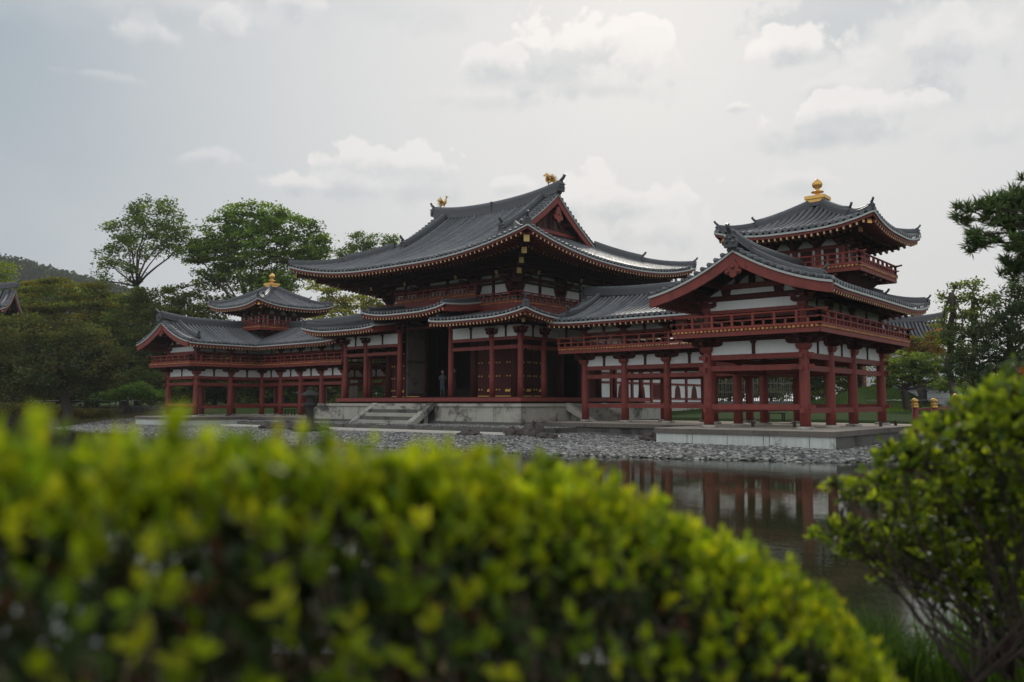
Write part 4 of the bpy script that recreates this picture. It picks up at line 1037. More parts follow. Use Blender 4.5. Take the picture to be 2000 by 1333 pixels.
ax_ = np.concatenate([np.arange(-600, -80, 26.), np.arange(-80, -44, 2.), np.arange(-44, 62, .5), np.arange(62, 120, 4.), np.arange(120, 701, 40.)])
ay_ = np.concatenate([np.arange(-300, -50, 25.), np.arange(-50, 60, .5), np.arange(60, 120, 4.), np.arange(120, 901, 40.)])
GX, GY = np.meshgrid(ax_, ay_); GZ = ground(GX, GY); nx, ny = len(ax_), len(ay_)
Vg = np.stack([GX.ravel(), GY.ravel(), GZ.ravel()], 1); idx = np.arange(nx*ny).reshape(ny, nx)
Fg = np.stack([idx[:-1,:-1].ravel(), idx[:-1,1:].ravel(), idx[1:,1:].ravel(), idx[1:,:-1].ravel()], 1)
me = np_mesh('ground', Vg, Fg, 'ground', smooth=True)
ka = me.color_attributes.new('kind_mask', 'FLOAT_COLOR', 'POINT'); kc = np.zeros((nx*ny, 4), np.float32); kc[:, 3] = 1
isl = ((np.abs(GX) < 30) & (GY > -15) & (GY < 9.5)).ravel(); kc[isl, 0] = 1
nearm = (np.hypot(GX-CAM[0], GY-CAM[1]) < 12).ravel(); kc[nearm, 1] = .75
leftm = ((GX < -33) & (GY < 8)).ravel(); kc[leftm, 1] = .6
ka.data.foreach_set('color', kc.ravel())
g_o = bpy.data.objects.new('ground', me); COL.objects.link(g_o); tag(g_o, kind='structure')
wv = np.array([(-62,-62,WZ),(64,-62,WZ),(64,16,WZ),(-62,16,WZ)]); 
w_o = bpy.data.objects.new('pond_water', np_mesh('pond_water', wv, np.array([[0,1,2,3]]), 'water')); COL.objects.link(w_o); tag(w_o, kind='structure')
sp = MB(); 
pts = [(-12,-4.6),(-2,-4.55),(6,-4.6),(12.5,-4.75),(13.6,-5.3),(10,-6.0),(4,-6.1),(-1,-6.6),(-6,-6.3),(-12,-5.6)]
sp.add([(x, y, -.455) for x, y in pts]+[(x, y, -.62) for x, y in pts], [tuple(range(10))[::1]]+[(i, i+10, (i+1)%10+10, (i+1)%10) for i in range(10)], 'sand')
o = sp.build('sand_path'); tag(o, kind='structure')
tr_ = thing('stone_terrace', (0, -3, -.5), 'low dark stone edged terrace of pale gravel before the hall steps', 'terrace')
b = MB(); b.box(-12, 11.9, -4.5, -1.7, -.7, -.27, 'stone_dark'); b.build('edging', tr_)

ICO = None
def ico():
    t = (1+5**.5)/2
    v = np.array([(-1,t,0),(1,t,0),(-1,-t,0),(1,-t,0),(0,-1,t),(0,1,t),(0,-1,-t),(0,1,-t),(t,0,-1),(t,0,1),(-t,0,-1),(-t,0,1)], float); v /= np.linalg.norm(v[0])
    f = np.array([(0,11,5),(0,5,1),(0,1,7),(0,7,10),(0,10,11),(1,5,9),(5,11,4),(11,10,2),(10,7,6),(7,1,8),(3,9,4),(3,4,2),(3,2,6),(3,6,8),(3,8,9),(4,9,5),(2,4,11),(6,2,10),(8,6,7),(9,8,1)])
    return v, f
def stones(name, P, size, matname='gravel', flat=.55):
    v, f = ico(); n = len(P); sc = size[:, None]*rng.uniform([.7,.55,flat*.6], [1.3,1.,flat*1.2], (n, 3))
    vv = v[None]*rng.uniform(.78, 1.18, (n, 12, 1))*sc[:, None, :]
    a = rng.uniform(0, 6.28, n); c, s_ = np.cos(a)[:, None], np.sin(a)[:, None]
    x = vv[..., 0]*c-vv[..., 1]*s_; y = vv[..., 0]*s_+vv[..., 1]*c
    V = np.stack([x, y, vv[..., 2]], -1)+P[:, None, :]; F = (f[None]+np.arange(n)[:, None, None]*12).reshape(-1, 3)
    o = bpy.data.objects.new(name, np_mesh(name, V.reshape(-1, 3), F, matname)); COL.objects.link(o); return o
def scatter(n, x0, x1, y0, y1, ok):
    x = rng.uniform(x0, x1, n); y = rng.uniform(y0, y1, n); z = ground(x, y); k = ok(x, y, z); return np.stack([x, y, z], 1)[k]
wb = lambda x, y: ~((x > XI-1.6) & (x < XO+1.7) & (y > YF-1.7)) & ~((x < -(XI-1.6)) & (x > -XO-1.7) & (y > YF-1.7))
okg = lambda x, y, z: (z > WZ-.12) & wb(x, y) & ~((x > -12) & (x < 12) & (y > -6.1)) & ~((x > 8) & (x < 18) & (y > -.2)) & (y < 6)
P1 = scatter(44000, -27, 17.5, -12.2, -2.2, okg); P2 = scatter(30000, 15.0, 29, -11.6, 6, okg)
o = stones('shore_gravel', np.concatenate([P1+[0,0,.02], P2+[0,0,.03]]), np.concatenate([rng.uniform(.04,.10,len(P1)), rng.uniform(.04,.11,len(P2))*np.where(rng.random(len(P2))<.03,1.6,1)])); tag(o, kind='stuff', label='loose grey and pale pebbles covering the pond shore')
x = rng.uniform(-12, 11.9, 9000); y = rng.uniform(-4.35, -1.8, 9000)
o = stones('terrace_gravel', np.stack([x, y, np.full(9000, -.255)], 1), rng.uniform(.04, .07, 9000)); tag(o, kind='stuff', label='pale gravel on the terrace before the podium')
def rock(loc, sz, label, seed):
    r_ = random.Random(seed); bm_v = []; N1, N2 = 14, 9
    vs = []; 
    for j in range(N2):
        th = math.pi*.62*j/(N2-1)
        for i in range(N1):
            a = 2*math.pi*i/N1; k = 1+.22*math.sin(3*a+seed)*math.sin(2*th+seed)+.16*math.sin(7*a+2*seed+4*th)+r_.uniform(-.10, .10)
            vs.append((loc[0]+sz[0]*k*math.sin(th)*math.cos(a), loc[1]+sz[1]*k*math.sin(th)*math.sin(a), loc[2]+sz[2]*k*math.cos(th)))
    b = MB(); b.add(vs, [(j*N1+i, j*N1+(i+1)%N1, (j+1)*N1+(i+1)%N1, (j+1)*N1+i) for j in range(N2-1) for i in range(N1)], 'rock'); o = b.build('rock'); tag(o, label, 'rock', 'garden rocks on the shore'); return o
rock((12.3,-5.4,-.5), (.55,.5,.48), 'rounded dark reddish rock at the end of the white sand strip', 1)
rock((11.3,-5.6,-.5), (.45,.35,.28), 'low tan rock just left of the rounded reddish rock', 2)
rock((13.4,-6.0,-.55), (.5,.3,.18), 'flat dark rock just right of the rounded reddish rock', 3)
rock((9.6,-6.5,-.5), (.6,.35,.16), 'flat dark rock on the gravel before the sand strip', 4)
rock((-4.2,-6.2,-.5), (1.2,.55,.32), 'long dark rock on the gravel left of the stone lantern', 5)
rock((-5.4,-6.6,-.5), (.6,.5,.25), 'small dark rock at the left end of the long rock', 6)
rock((17.2,-3.9,-.55), (.5,.35,.22), 'dark rock against the left corner of the near wing platform', 7)

# stone lantern
ln = at(605, 835, 42); lx, ly = ln[0], ln[1]
sl_ = thing('stone_lantern', (lx, ly, -.5), 'dark weathered stone lantern on a round base before the hall', 'stone lantern')
b = MB(); b.lathe((lx, ly, -.5), [(.95,0),(.98,.10),(.85,.14),(.52,.14),(.50,.28),(.38,.34)], 'lantern', 12, False); b.build('base', sl_)
b = MB(); b.lathe((lx, ly, -.14), [(.24,-.02),(.20,.05),(.17,.20),(.17,.66),(.19,.72),(.22,.78)], 'lantern', 14); b.build('shaft', sl_)
b = MB(); b.lathe((lx, ly, .63), [(.22,0),(.36,.12),(.36,.22),(.22,.24)], 'lantern', 6, False)
b.lathe((lx, ly, .87), [(.21,0),(.21,.34)], 'lantern', 6, False); b.build('light_box', sl_)
b = MB(); b.lathe((lx, ly, 1.20), [(.22,0),(.44,.0),(.47,.07),(.27,.22),(.12,.30),(.08,.32),(.10,.38),(.08,.44),(.02,.50)], 'lantern', 6, False); b.build('roof', sl_)

# ------------------------------------------------------------------ foliage
def frames(d, up=None):
    d = d/np.linalg.norm(d, axis=1, keepdims=True)
    r = rng.normal(size=d.shape) if up is None else up
    s_ = np.cross(d, r); s_ /= np.linalg.norm(s_, axis=1, keepdims=True)+1e-9
    return d, s_, np.cross(s_, d)
def flakes(C, size, asp, tint, d=None, up=None):
    "far leaves: bent four cornered flakes"
    n = len(C); d = rng.normal(size=(n, 3)) if d is None else d
    d, s_, u = frames(d, up); L = size[:, None]
    V = np.stack([C-d*L*.5, C+s_*L*asp*.5+u*L*.08, C+d*L*.5, C-s_*L*asp*.5-u*L*.04], 1)
    F = np.arange(n*4).reshape(n, 4); return V.reshape(-1, 3), F, np.repeat(tint, 4, 0)
def real_leaves(C, d, up, L, W_, tint, cup=.18, curl=.15):
    "near leaves: pointed oval, folded along the midrib, 8 points"
    n = len(C); d, s_, u = frames(d, up); sh = [(0,0,0),(.32,1,.0),(.70,.82,.0),(1,0,.0),(.70,-.82,.0),(.32,-1,.0),(.32,0,-1),(.70,0,-1)]
    V = np.stack([C+d*(L*t)[:, None]+s_*(W_*w*.5)[:, None]+u*((W_*.5*cup*z)-(L*curl*t*t))[:, None] for t, w, z in sh], 1)
    f = np.array([(0,1,6),(6,1,2),(6,2,7),(7,2,3),(0,6,5),(6,7,4),(6,4,5),(7,3,4)])
    F = (f[None]+np.arange(n)[:, None, None]*8).reshape(-1, 3); return V.reshape(-1, 3), F, np.repeat(tint, 8, 0)
def palette(n, cols, w=None, var=.25):
    cols = np.array(cols, float); i = rng.choice(len(cols), n, p=w); return cols[i]*rng.uniform(1-var, 1+var, (n, 1))
def limb(b, p, q, r0, r1, m, bend=.12, n=6, sides=6):
    p = np.array(p, float); q = np.array(q, float); L = np.linalg.norm(q-p); off = rng.normal(size=3)*L*bend; off[2] = abs(off[2])*.4
    pts = [p+(q-p)*t+off*math.sin(math.pi*t)+rng.normal(size=3)*L*.012 for t in np.linspace(0, 1, n)]
    b.tube(pts, list(np.linspace(r0, r1, n)), m, sides); return pts
def tree(name, label, cat, D, blobs, base, fork, cols, leaf=.26, dens=1., clump=.5, bark='bark', tr=.3, group=None, w=None, flat=.5, dj=.35, matname='leaf_far', needle=False, gz=None, limbs=True, fill=.35, var=.42, shell=True):
    B0 = at(base[0], base[1], D); B0[2] = ground(B0[0], B0[1])-.1 if gz is None else gz
    root = thing(name, B0, label, cat, group)
    F0 = at(fork[0], fork[1], D); b = MB(); limb(b, B0, F0, tr*1.25, tr*.8, bark, .018, 8, 10)
    Cs = []; cl = []
    for (px, py, rx, ry) in blobs:
        off = rng.uniform(-1, 1)*dj*rx*D/FPX; c = at(px, py, D)+FW*off; Rx, Rz = rx*D/FPX, ry*D/FPX; Ry = (Rx+Rz)*.5
        if limbs: pts = limb(b, F0+rng.normal(size=3)*tr*.2, c-np.array((0,0,Rz*.25)), tr*.38, tr*.08, bark, .10)
        nc = max(6, int(dens*7.5*(Rx*Ry+Rx*Rz+Ry*Rz)/(clump*clump)/3.))
        v = rng.normal(size=(nc, 3)); v /= np.linalg.norm(v, axis=1, keepdims=True)
        rr_ = np.where(rng.random(nc) < fill, rng.random(nc)**.5*.8, rng.uniform(.80, 1.08, nc))[:, None]
        pc = c+(RT*(v[:, :1]*Rx)+np.array((-FW[0], -FW[1], 0))*(v[:, 1:2]*Ry)+np.array((0,0,1.))*(v[:, 2:]*Rz))*rr_
        cl.append(pc)
        if limbs:
            for k in rng.choice(nc, min(nc, 7), replace=False): limb(b, pts[-1-int(rng.integers(0, 3))], pc[k], tr*.08, tr*.02, bark, .08, 4, 4)
    b.build('trunk', root)
    cl = np.concatenate(cl); per = int(max(26 if needle else 8, 30*(clump/.5)**2*(.26/leaf)**2*.8)); n = len(cl)
    tone = palette(n, cols, w, var)*(1.5 if needle else 2.3)*np.array((1.14, 1., .9))
    o = rng.normal(size=(n, per, 3))*np.array((1,1,flat))*clump*.5
    C = (cl[:, None, :]+o).reshape(-1, 3); T = np.repeat(tone, per, 0)*rng.uniform(.8, 1.2, (n*per, 1))
    sz = rng.uniform(.6, 1.25, n*per)*leaf
    if needle:
        dd = o.reshape(-1, 3)+np.array((0,0,clump*.35)); V, F, T = flakes(cl.repeat(per, 0)+o.reshape(-1, 3)*.5, sz, .06 if needle is True else needle, T, d=dd)
    else:
        up = np.tile(np.array((0,0,1.)), (n*per, 1))+rng.normal(size=(n*per, 3))*.9; dd = rng.normal(size=(n*per, 3))*np.array((1,1,.5)); V, F, T = flakes(C, sz, .62, T, d=dd, up=up)
    ob = bpy.data.objects.new('crown', np_mesh('crown', V, F, matname, T)); COL.objects.link(ob); attach(ob, root); return root
GRN = [(.035,.062,.018),(.05,.085,.022),(.022,.042,.014)]
GL = 'trees behind the far wing'; GRT = 'garden trees right of the near wing'
tree('tall_tree', 'tall airy tree with thin forked limbs against the sky, left of the dense round tree', 'tree', 92,
     [(292,412,55,26),(245,450,42,26),(345,448,40,26),(212,508,32,20),(262,480,42,26),(318,482,40,22),(300,445,40,22),(200,545,20,14),(250,535,26,18),(365,470,22,20)], (266,790), (268,560), [(.030,.055,.018),(.045,.075,.022)], leaf=.30, dens=.72, clump=.85, tr=.36, flat=.5, group=GL, bark='wood_dark', fill=.25)
tree('broadleaf_tree', 'large dense round-topped green tree rising behind the far wing tower', 'tree', 92,
     [(500,422,62,24),(448,448,46,26),(560,452,62,30),(605,488,34,26),(388,492,36,24),(430,500,50,28),(500,485,66,36),(560,510,52,30),(470,545,60,26),(540,555,54,20),(600,525,30,20),(625,470,14,20),(415,540,34,20)], (505,790), (505,640), [(.045,.085,.018),(.065,.115,.022),(.028,.052,.016)], leaf=.32, dens=1.45, clump=.85, tr=.42, flat=.35, group=GL, bark='wood_dark')
tree('clipped_tree', 'clumpy green treetop showing just above the hall roof, left of the smaller top', 'tree', 112,
     [(695,462,14,10),(690,482,17,12),(712,478,12,12),(728,468,13,14),(722,490,18,10),(664,490,10,12),(690,500,30,10)], (705,790), (705,540), [(.05,.085,.02),(.03,.06,.02)], leaf=.32, dens=1.1, clump=.7, tr=.3, group=GL)
tree('clipped_tree', 'smallest treetop peeking over the hall roof slope left of the ridge', 'tree', 112, [(763,470,16,12),(778,478,10,8),(755,480,12,8)], (765,790), (765,540), [(.05,.085,.02),(.03,.06,.02)], leaf=.32, dens=1.1, clump=.7, tr=.3, group=GL)
tree('maple_tree', 'wide maple with yellowish orange-green crown at the left edge', 'tree', 90,
     [(120,566,80,22),(55,592,52,26),(185,585,42,24),(120,605,95,36),(205,625,36,34),(60,640,55,30),(150,655,80,30),(225,660,22,26)], (130,790), (130,680), [(.056,.068,.014),(.046,.064,.016),(.066,.066,.016),(.034,.052,.016)], leaf=.34, dens=1.15, clump=1.15, tr=.4, flat=.20, group=GL, var=.5)
tree('bare_branched_tree', 'dark brownish sparse-leaved tree leaning over the left pond bank', 'tree', 64,
     [(60,660,80,40),(150,668,74,44),(105,715,110,44),(25,735,50,48),(200,705,40,40),(170,745,60,30),(80,760,70,26)], (138,802), (122,730), [(.030,.042,.020),(.036,.044,.020),(.026,.040,.018),(.040,.042,.024)], leaf=.24, dens=.9, clump=.85, var=.5, fill=.5, tr=.34, flat=.5, group=GL, bark='bark')
for k, (bl, lab) in enumerate([
     ([(300,590,60,32),(255,625,44,46),(330,635,60,40),(280,690,50,50)], 'dark evergreen mass between the maple and the far wing roof'),
     ([(385,590,44,34),(405,640,50,32),(360,670,50,50),(440,600,30,22)], 'dark evergreen directly behind the far wing roof and left of its tower'),
     ([(240,700,34,60),(290,750,44,30),(225,740,36,30)], 'dark low evergreen left of the far wing')]):
    tree('evergreen_tree', lab, 'tree', 86+3*k, bl, (bl[0][0], 795), (bl[0][0], 700), [(.020,.034,.014),(.030,.048,.016),(.042,.056,.016)], leaf=.30, dens=1.2, clump=.8, tr=.35, group=GL, flat=.4)
tree('yellow_leaved_tree', 'yellow-green spreading tree seen under the left eave of the main hall', 'tree', 84,
     [(640,588,48,22),(690,598,40,22),(618,560,30,14),(660,565,34,14),(720,585,36,18),(650,615,60,16),(745,600,30,20)], (690,790), (700,640), [(.085,.105,.022),(.11,.115,.03),(.06,.085,.02)], leaf=.28, dens=.6, clump=.8, tr=.35, group=GL, flat=.3)
tree('pale_tree', 'bright green tree at the far left edge behind the gate roof', 'tree', 118, [(8,535,22,24),(-20,560,30,40),(30,568,22,16)], (5,790), (5,620), [(.07,.10,.02),(.05,.085,.02)], leaf=.4, dens=1.2, clump=.9, tr=.4, group=GL)
tree('bamboo_grove', 'pale feathery bamboo tops below the distant hill', 'bamboo grove', 150, [(60,570,40,14),(100,575,40,16),(215,590,40,14),(140,580,60,16)], (100,780), (100,640), [(.07,.10,.05),(.06,.09,.05)], leaf=.5, dens=1.2, clump=1.2, tr=.3)
for k, (bx, D_) in enumerate([(330,92),(420,96),(510,92),(600,96),(680,90),(750,96)]):
    tree('woodland_shrub', ['dark shrub seen through the outer bays of the far wing','dark shrub behind the second open bay of the far wing','dark shrub behind the middle of the far wing','green shrub behind the hall end of the far wing','green shrub seen through the left end of the hall porch','dark tall shrub hidden behind the left half of the hall'][k], 'shrub', D_,
         [(bx,700,52,30),(bx-20,740,50,30),(bx+25,745,50,30),(bx,665,40,26),(bx+5,775,62,22)], (bx, 792), (bx, 760), [(.018,.030,.013),(.030,.045,.016),(.045,.065,.02)], leaf=.32, dens=1.5, clump=.8, tr=.25, group='shrubs behind the far wing', flat=.4, fill=.6)
tree('azalea_bush', 'rounded green bush on the left bank above the stone wall', 'bush', 74, [(215,772,26,14),(252,766,30,14),(275,758,22,12),(300,770,24,12)], (250,792), (250,782), [(.05,.09,.025),(.035,.07,.02)], leaf=.16, dens=1.2, clump=.45, tr=.08, group='bushes on the left bank')
tree('azalea_bush', 'low reddish green bush on the left bank at the picture edge', 'bush', 68, [(40,800,70,10),(170,806,60,8)], (100,808), (100,804), [(.06,.05,.02),(.035,.05,.018)], leaf=.14, dens=1.2, clump=.4, tr=.06, group='bushes on the left bank')
for k_, (bx, lab_) in enumerate([(20,'dense dark bush at the picture edge under the gate roof'),(110,'dark low bush behind the leaning trunk on the left bank'),(190,'dark low bush between the leaning trunk and the rounded azalea'),(300,'dark low bush against the stone retaining wall')]):
    tree('bank_bush', lab_, 'bush', 72 if k_ == 0 else 80, [(bx,768,56,22),(bx-25,745,44,26),(bx+25,750,44,26)]+([(0,690,56,46),(10,640,44,26)] if k_ == 0 else []), (bx, 795), (bx, 775), [(.016,.026,.012),(.026,.040,.014),(.036,.052,.018)], leaf=.26, dens=1.3, clump=.7, tr=.12, group='low bushes on the left bank', fill=.6)
# right side
tree('maple_tree', 'spreading green maple with a leaning dark trunk beside the near wing', 'tree', 57,
     [(1745,716,34,20),(1790,706,44,20),(1830,722,36,18),(1775,738,52,14),(1722,742,26,16),(1840,745,24,10)], (1776,797), (1764,762), [(.040,.070,.022),(.055,.085,.025),(.028,.048,.018)], leaf=.20, dens=1.35, clump=.6, tr=.24, group=GRT, flat=.25, bark='wood_dark')
tree('turning_maple_tree', 'maple with orange-tinged top behind the green maple', 'tree', 64,
     [(1752,668,30,16),(1790,672,36,18),(1822,684,28,18),(1770,692,40,14),(1826,650,18,18)], (1800,795), (1795,720), [(.085,.065,.02),(.06,.07,.02),(.11,.06,.025),(.05,.07,.02)], leaf=.22, dens=1.2, clump=.6, tr=.2, group=GRT, flat=.3)
tree('pruned_tree', 'tall pruned tree with a thick straight trunk and tufted side shoots', 'tree', 46,
     [(1866,562,11,9),(1846,582,9,10),(1872,588,7,7),(1850,606,12,9),(1880,618,10,9),(1846,632,11,9),(1868,640,14,10),(1842,660,12,12),(1860,672,18,12),(1874,690,18,14)], (1873,790), (1860,575), [(.035,.060,.020),(.05,.075,.022)], leaf=.17, dens=1.5, clump=.36, tr=.17, group=GRT, bark='bark')
tree('pruned_tree', 'second pruned tree just right of the thick straight trunk', 'tree', 46,
     [(1902,558,14,12),(1890,582,12,10),(1908,596,16,12),(1896,618,18,12),(1935,590,14,14),(1915,640,22,18)], (1905,790), (1904,585), [(.035,.060,.020),(.05,.075,.022)], leaf=.17, dens=1.4, clump=.4, tr=.14, group=GRT, bark='bark')
tree('dark_pine_tree', 'big dark pine filling the right edge above the azalea', 'tree', 30,
     [(1905,655,46,28),(1950,620,44,34),(1985,575,36,34),(1935,690,66,34),(1990,650,50,44),(1870,700,30,20),(1885,725,46,22),(1965,735,70,34),(2040,620,60,70),(2030,720,60,40)], (1965,815), (1975,700), [(.020,.038,.018),(.030,.052,.022),(.040,.064,.026)], leaf=.19, dens=2.0, clump=.42, tr=.22, group=GRT, matname='needle', needle=.20, flat=.7, fill=.5)
tree('low_shrub', 'green shrubs at the foot of the pruned tree before the white wall', 'shrub', 52, [(1850,752,30,10),(1890,745,26,14),(1925,755,30,14)], (1880,775), (1880,765), [(.05,.085,.025),(.035,.06,.02)], leaf=.16, dens=1.2, clump=.45, tr=.06, group=GRT)
tree('near_pine_branch_tree', 'nearer pine reaching long-needled boughs in from the right edge', 'tree', 13,
     [(1940,398,34,18),(1892,424,22,12),(1885,405,16,12),(1978,392,34,26),(1905,458,28,12),(1938,468,26,12),(1990,430,34,24),(1975,480,28,22),(2000,520,40,26),(2030,380,40,50),(2040,460,50,60),(1950,430,30,14),(1905,480,20,10)], (2180,830), (2110,470), [(.028,.056,.022),(.042,.078,.028),(.055,.090,.034)], leaf=.17, dens=1.8, clump=.15, tr=.09, group=GRT, matname='needle', needle=.035, flat=.8, gz=-.4, dj=.9, fill=.55)
for k, bx in enumerate([1420, 1500, 1580, 1680]):
    tree('background_shrub', ['dark shrub seen through the left bay of the near wing, behind the bamboo fence','dark shrub in the middle of the view through the near wing','dark green shrub on the lawn mound seen beside the near corner column','green small tree on the lawn seen between the outer columns of the near wing'][k], 'shrub', 76,
         [(bx,720,46,24),(bx-15,748,42,20),(bx+22,745,42,20),(bx+5,695,40,22),(bx,768,50,14)], (bx+5, 775), (bx+5, 765), [(.02,.034,.014),(.035,.052,.018),(.05,.07,.02)], leaf=.28, dens=1.5, clump=.7, tr=.15, group='shrubs behind the near wing', fill=.6, flat=.4)
for k, (bx, by) in enumerate([(1130,690),(1260,672),(1340,690)]):
    tree('background_tree', ['green tree hidden behind the hall, glimpsed past the side doorway','bright green tree glimpsed above the near wing railing','dark tree glimpsed above the rear corridor roof'][k], 'tree', 84, [(bx,by,40,18),(bx+10,by+25,50,20),(bx-10,by+60,50,30)], (bx, 778), (bx, 740), [(.05,.08,.02),(.035,.055,.02)], leaf=.3, dens=1., clump=.8, tr=.2, group='trees behind the rear corridor')

# hill with forest, far left
HX, HY = np.meshgrid(np.linspace(-160, 60, 111), np.linspace(0, 120, 40))
hp = CAM[:2]+np.array([0., 0.]); fwd = np.array([-math.sin(YAW), math.cos(YAW)]); rgt = np.array([math.cos(YAW), math.sin(YAW)])
def hz_(u, v):   # u: metres to the right at 420 m, v: depth beyond
    prof_ = np.interp(u, [-420,-330,-300,-262,-225,-205,-180,-150,-60], [95,84,76,72,62,57,44,24,-2]); return prof_*np.clip(v/55, 0, 1)**.8
U = np.linspace(-420, -60, 181); Vv = np.linspace(0, 140, 50); UU, VV = np.meshgrid(U, Vv)
ZZ = hz_(UU, VV)-2+3.*np.sin(UU*.21+VV*.1)*np.sin(VV*.23)+1.5*rng.random(UU.shape)
PX = CAM[0]+rgt[0]*UU+fwd[0]*(370+VV); PY = CAM[1]+rgt[1]*UU+fwd[1]*(370+VV)
idx = np.arange(UU.size).reshape(UU.shape)
o = bpy.data.objects.new('hill', np_mesh('hill', np.stack([PX.ravel(), PY.ravel(), ZZ.ravel()], 1), np.stack([idx[:-1,:-1].ravel(), idx[:-1,1:].ravel(), idx[1:,1:].ravel(), idx[1:,:-1].ravel()], 1), 'ground', smooth=True)); COL.objects.link(o); tag(o, kind='structure')
n = 2600; u = rng.uniform(-415, -80, n); v = rng.uniform(8, 80, n); h = hz_(u, v); R_ = rng.uniform(2.2, 4.6, n)
cen = np.stack([CAM[0]+rgt[0]*u+fwd[0]*(370+v), CAM[1]+rgt[1]*u+fwd[1]*(370+v), h+R_*.4], 1)
per = 46; dv = rng.normal(size=(n, per, 3)); dv /= np.linalg.norm(dv, axis=2, keepdims=True)
C = (cen[:, None]+dv*R_[:, None, None]*rng.uniform(.7, 1.05, (n, per, 1))).reshape(-1, 3)
T = np.repeat(palette(n, [(.022,.036,.022),(.032,.048,.025),(.045,.062,.03)], var=.3), per, 0)*rng.uniform(.8, 1.2, (n*per, 1))
V_, F_, T_ = flakes(C, rng.uniform(1.0, 2.2, n*per), .7, T)
o = bpy.data.objects.new('hill_forest', np_mesh('hill_forest', V_, F_, 'leaf_far', T_)); COL.objects.link(o); tag(o, 'dense forest covering the distant hill', kind='stuff')

# ------------------------------------------------------------------ near hedge
HL = [(-500,832,1.00),(-250,834,1.02),(0,838,1.05),(150,836,1.08),(330,835,1.14),(500,850,1.2),(680,856,1.3),(850,870,1.42),(1000,888,1.55),(1120,905,1.65),(1230,935,1.75),(1330,985,1.85),(1420,1030,1.93),(1520,1075,2.0),(1610,1125,2.05),(1700,1190,2.1),(1775,1265,2.15),(1830,1350,2.2)]
HP = np.array([at(a, b_, c_) for a, b_, c_ in HL]); HP[:, 2] -= .095; seg = np.linalg.norm(np.diff(HP[:, :2], axis=0), axis=1); cum = np.concatenate([[0], np.cumsum(seg)])
def hedge_pt(s_, th, rad):
    "s along, th: angle round the section (0 top, + towards the camera), rad: 1 = outer face"
    c = np.stack([np.interp(s_, cum, HP[:, k]) for k in range(3)], 1); a, b_ = .34, .42
    off = np.sin(th)*a*rad; n2 = -fwd
    p = c.copy(); p[:, :2] += n2*(off-.30)[:, None]; p[:, 2] += (np.cos(th)*rad-1)*b_
    nrm = np.stack([n2[0]*np.sin(th), n2[1]*np.sin(th), np.cos(th)], 1); return p, nrm
hd = thing('azalea_hedge', (HP[8][0], HP[8][1], -.5), 'low clipped hedge with bright yellow-green leaf tips blurred across the foreground', 'hedge')
b = MB()
for k in range(150):
    s_ = rng.uniform(0, cum[-1], 1); p0, _ = hedge_pt(s_, np.array([0.]), np.array([.1])); p0 = p0[0]; p0 = np.array((p0[0], p0[1], -.55))
    for q in range(3):
        p1, _ = hedge_pt(s_+rng.normal()*.10, rng.uniform(-1.4, 1.6, 1), np.array([.88])); limb(b, p0, p1[0], .007, .0022, 'twig', .1, 5, 4)
b.build('branches', hd)
def shoots(name, P, Nn, per, L, ratio, cols, w, root, spread=.9, matname='leaf_near', stem=.03, var=.3):
    n = len(P); ax = Nn+rng.normal(size=(n, 3))*.28; ax[:, 2] += .35; ax /= np.linalg.norm(ax, axis=1, keepdims=True)
    tone = palette(n, cols, w, var); t = rng.uniform(0, 1, (n, per)); 
    rad = rng.normal(size=(n, per, 3)); rad -= (rad*ax[:, None]).sum(2, keepdims=True)*ax[:, None]; rad /= np.linalg.norm(rad, axis=2, keepdims=True)
    d = ax[:, None]*(.35+.9*t[..., None])+rad*spread*(1.05-.55*t[..., None]); base = P[:, None]+ax[:, None]*((t-.6)*stem)[..., None]
    ls = L*rng.uniform(.6, 1.2, (n, per)); d = d.reshape(-1, 3); up = np.repeat(ax, per, 0)+.25*rng.normal(size=(n*per, 3))
    V, F, T = real_leaves(base.reshape(-1, 3), d, up, ls.ravel(), ls.ravel()*ratio, np.repeat(tone, per, 0)*rng.uniform(.85, 1.15, (n*per, 1)))
    ob = bpy.data.objects.new(name, np_mesh(name, V, F, matname, T, smooth=True)); COL.objects.link(ob); attach(ob, root); return ob
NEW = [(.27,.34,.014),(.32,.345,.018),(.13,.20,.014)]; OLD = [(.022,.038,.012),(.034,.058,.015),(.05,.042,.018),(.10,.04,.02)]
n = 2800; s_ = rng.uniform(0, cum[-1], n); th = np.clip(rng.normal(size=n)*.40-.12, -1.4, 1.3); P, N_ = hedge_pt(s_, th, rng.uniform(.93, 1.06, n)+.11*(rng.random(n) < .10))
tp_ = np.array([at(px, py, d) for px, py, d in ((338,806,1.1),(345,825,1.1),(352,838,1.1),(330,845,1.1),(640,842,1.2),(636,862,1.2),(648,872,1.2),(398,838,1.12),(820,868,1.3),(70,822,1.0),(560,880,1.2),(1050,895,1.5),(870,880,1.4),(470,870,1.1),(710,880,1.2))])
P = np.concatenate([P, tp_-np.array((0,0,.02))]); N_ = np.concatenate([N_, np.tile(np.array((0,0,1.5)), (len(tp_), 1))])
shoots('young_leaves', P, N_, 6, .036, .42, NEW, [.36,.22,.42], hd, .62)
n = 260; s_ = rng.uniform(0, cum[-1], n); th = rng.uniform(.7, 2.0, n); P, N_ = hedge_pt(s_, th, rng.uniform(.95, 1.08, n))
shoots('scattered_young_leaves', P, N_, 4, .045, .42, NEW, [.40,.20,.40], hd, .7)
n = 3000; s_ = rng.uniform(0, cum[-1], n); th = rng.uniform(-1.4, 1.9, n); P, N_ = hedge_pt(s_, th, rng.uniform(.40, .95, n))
shoots('old_leaves', P, N_, 6, .038, .45, OLD+[(.07,.12,.02)], [.42,.28,.14,.06,.10], hd, 1.0, 'leaf_old')
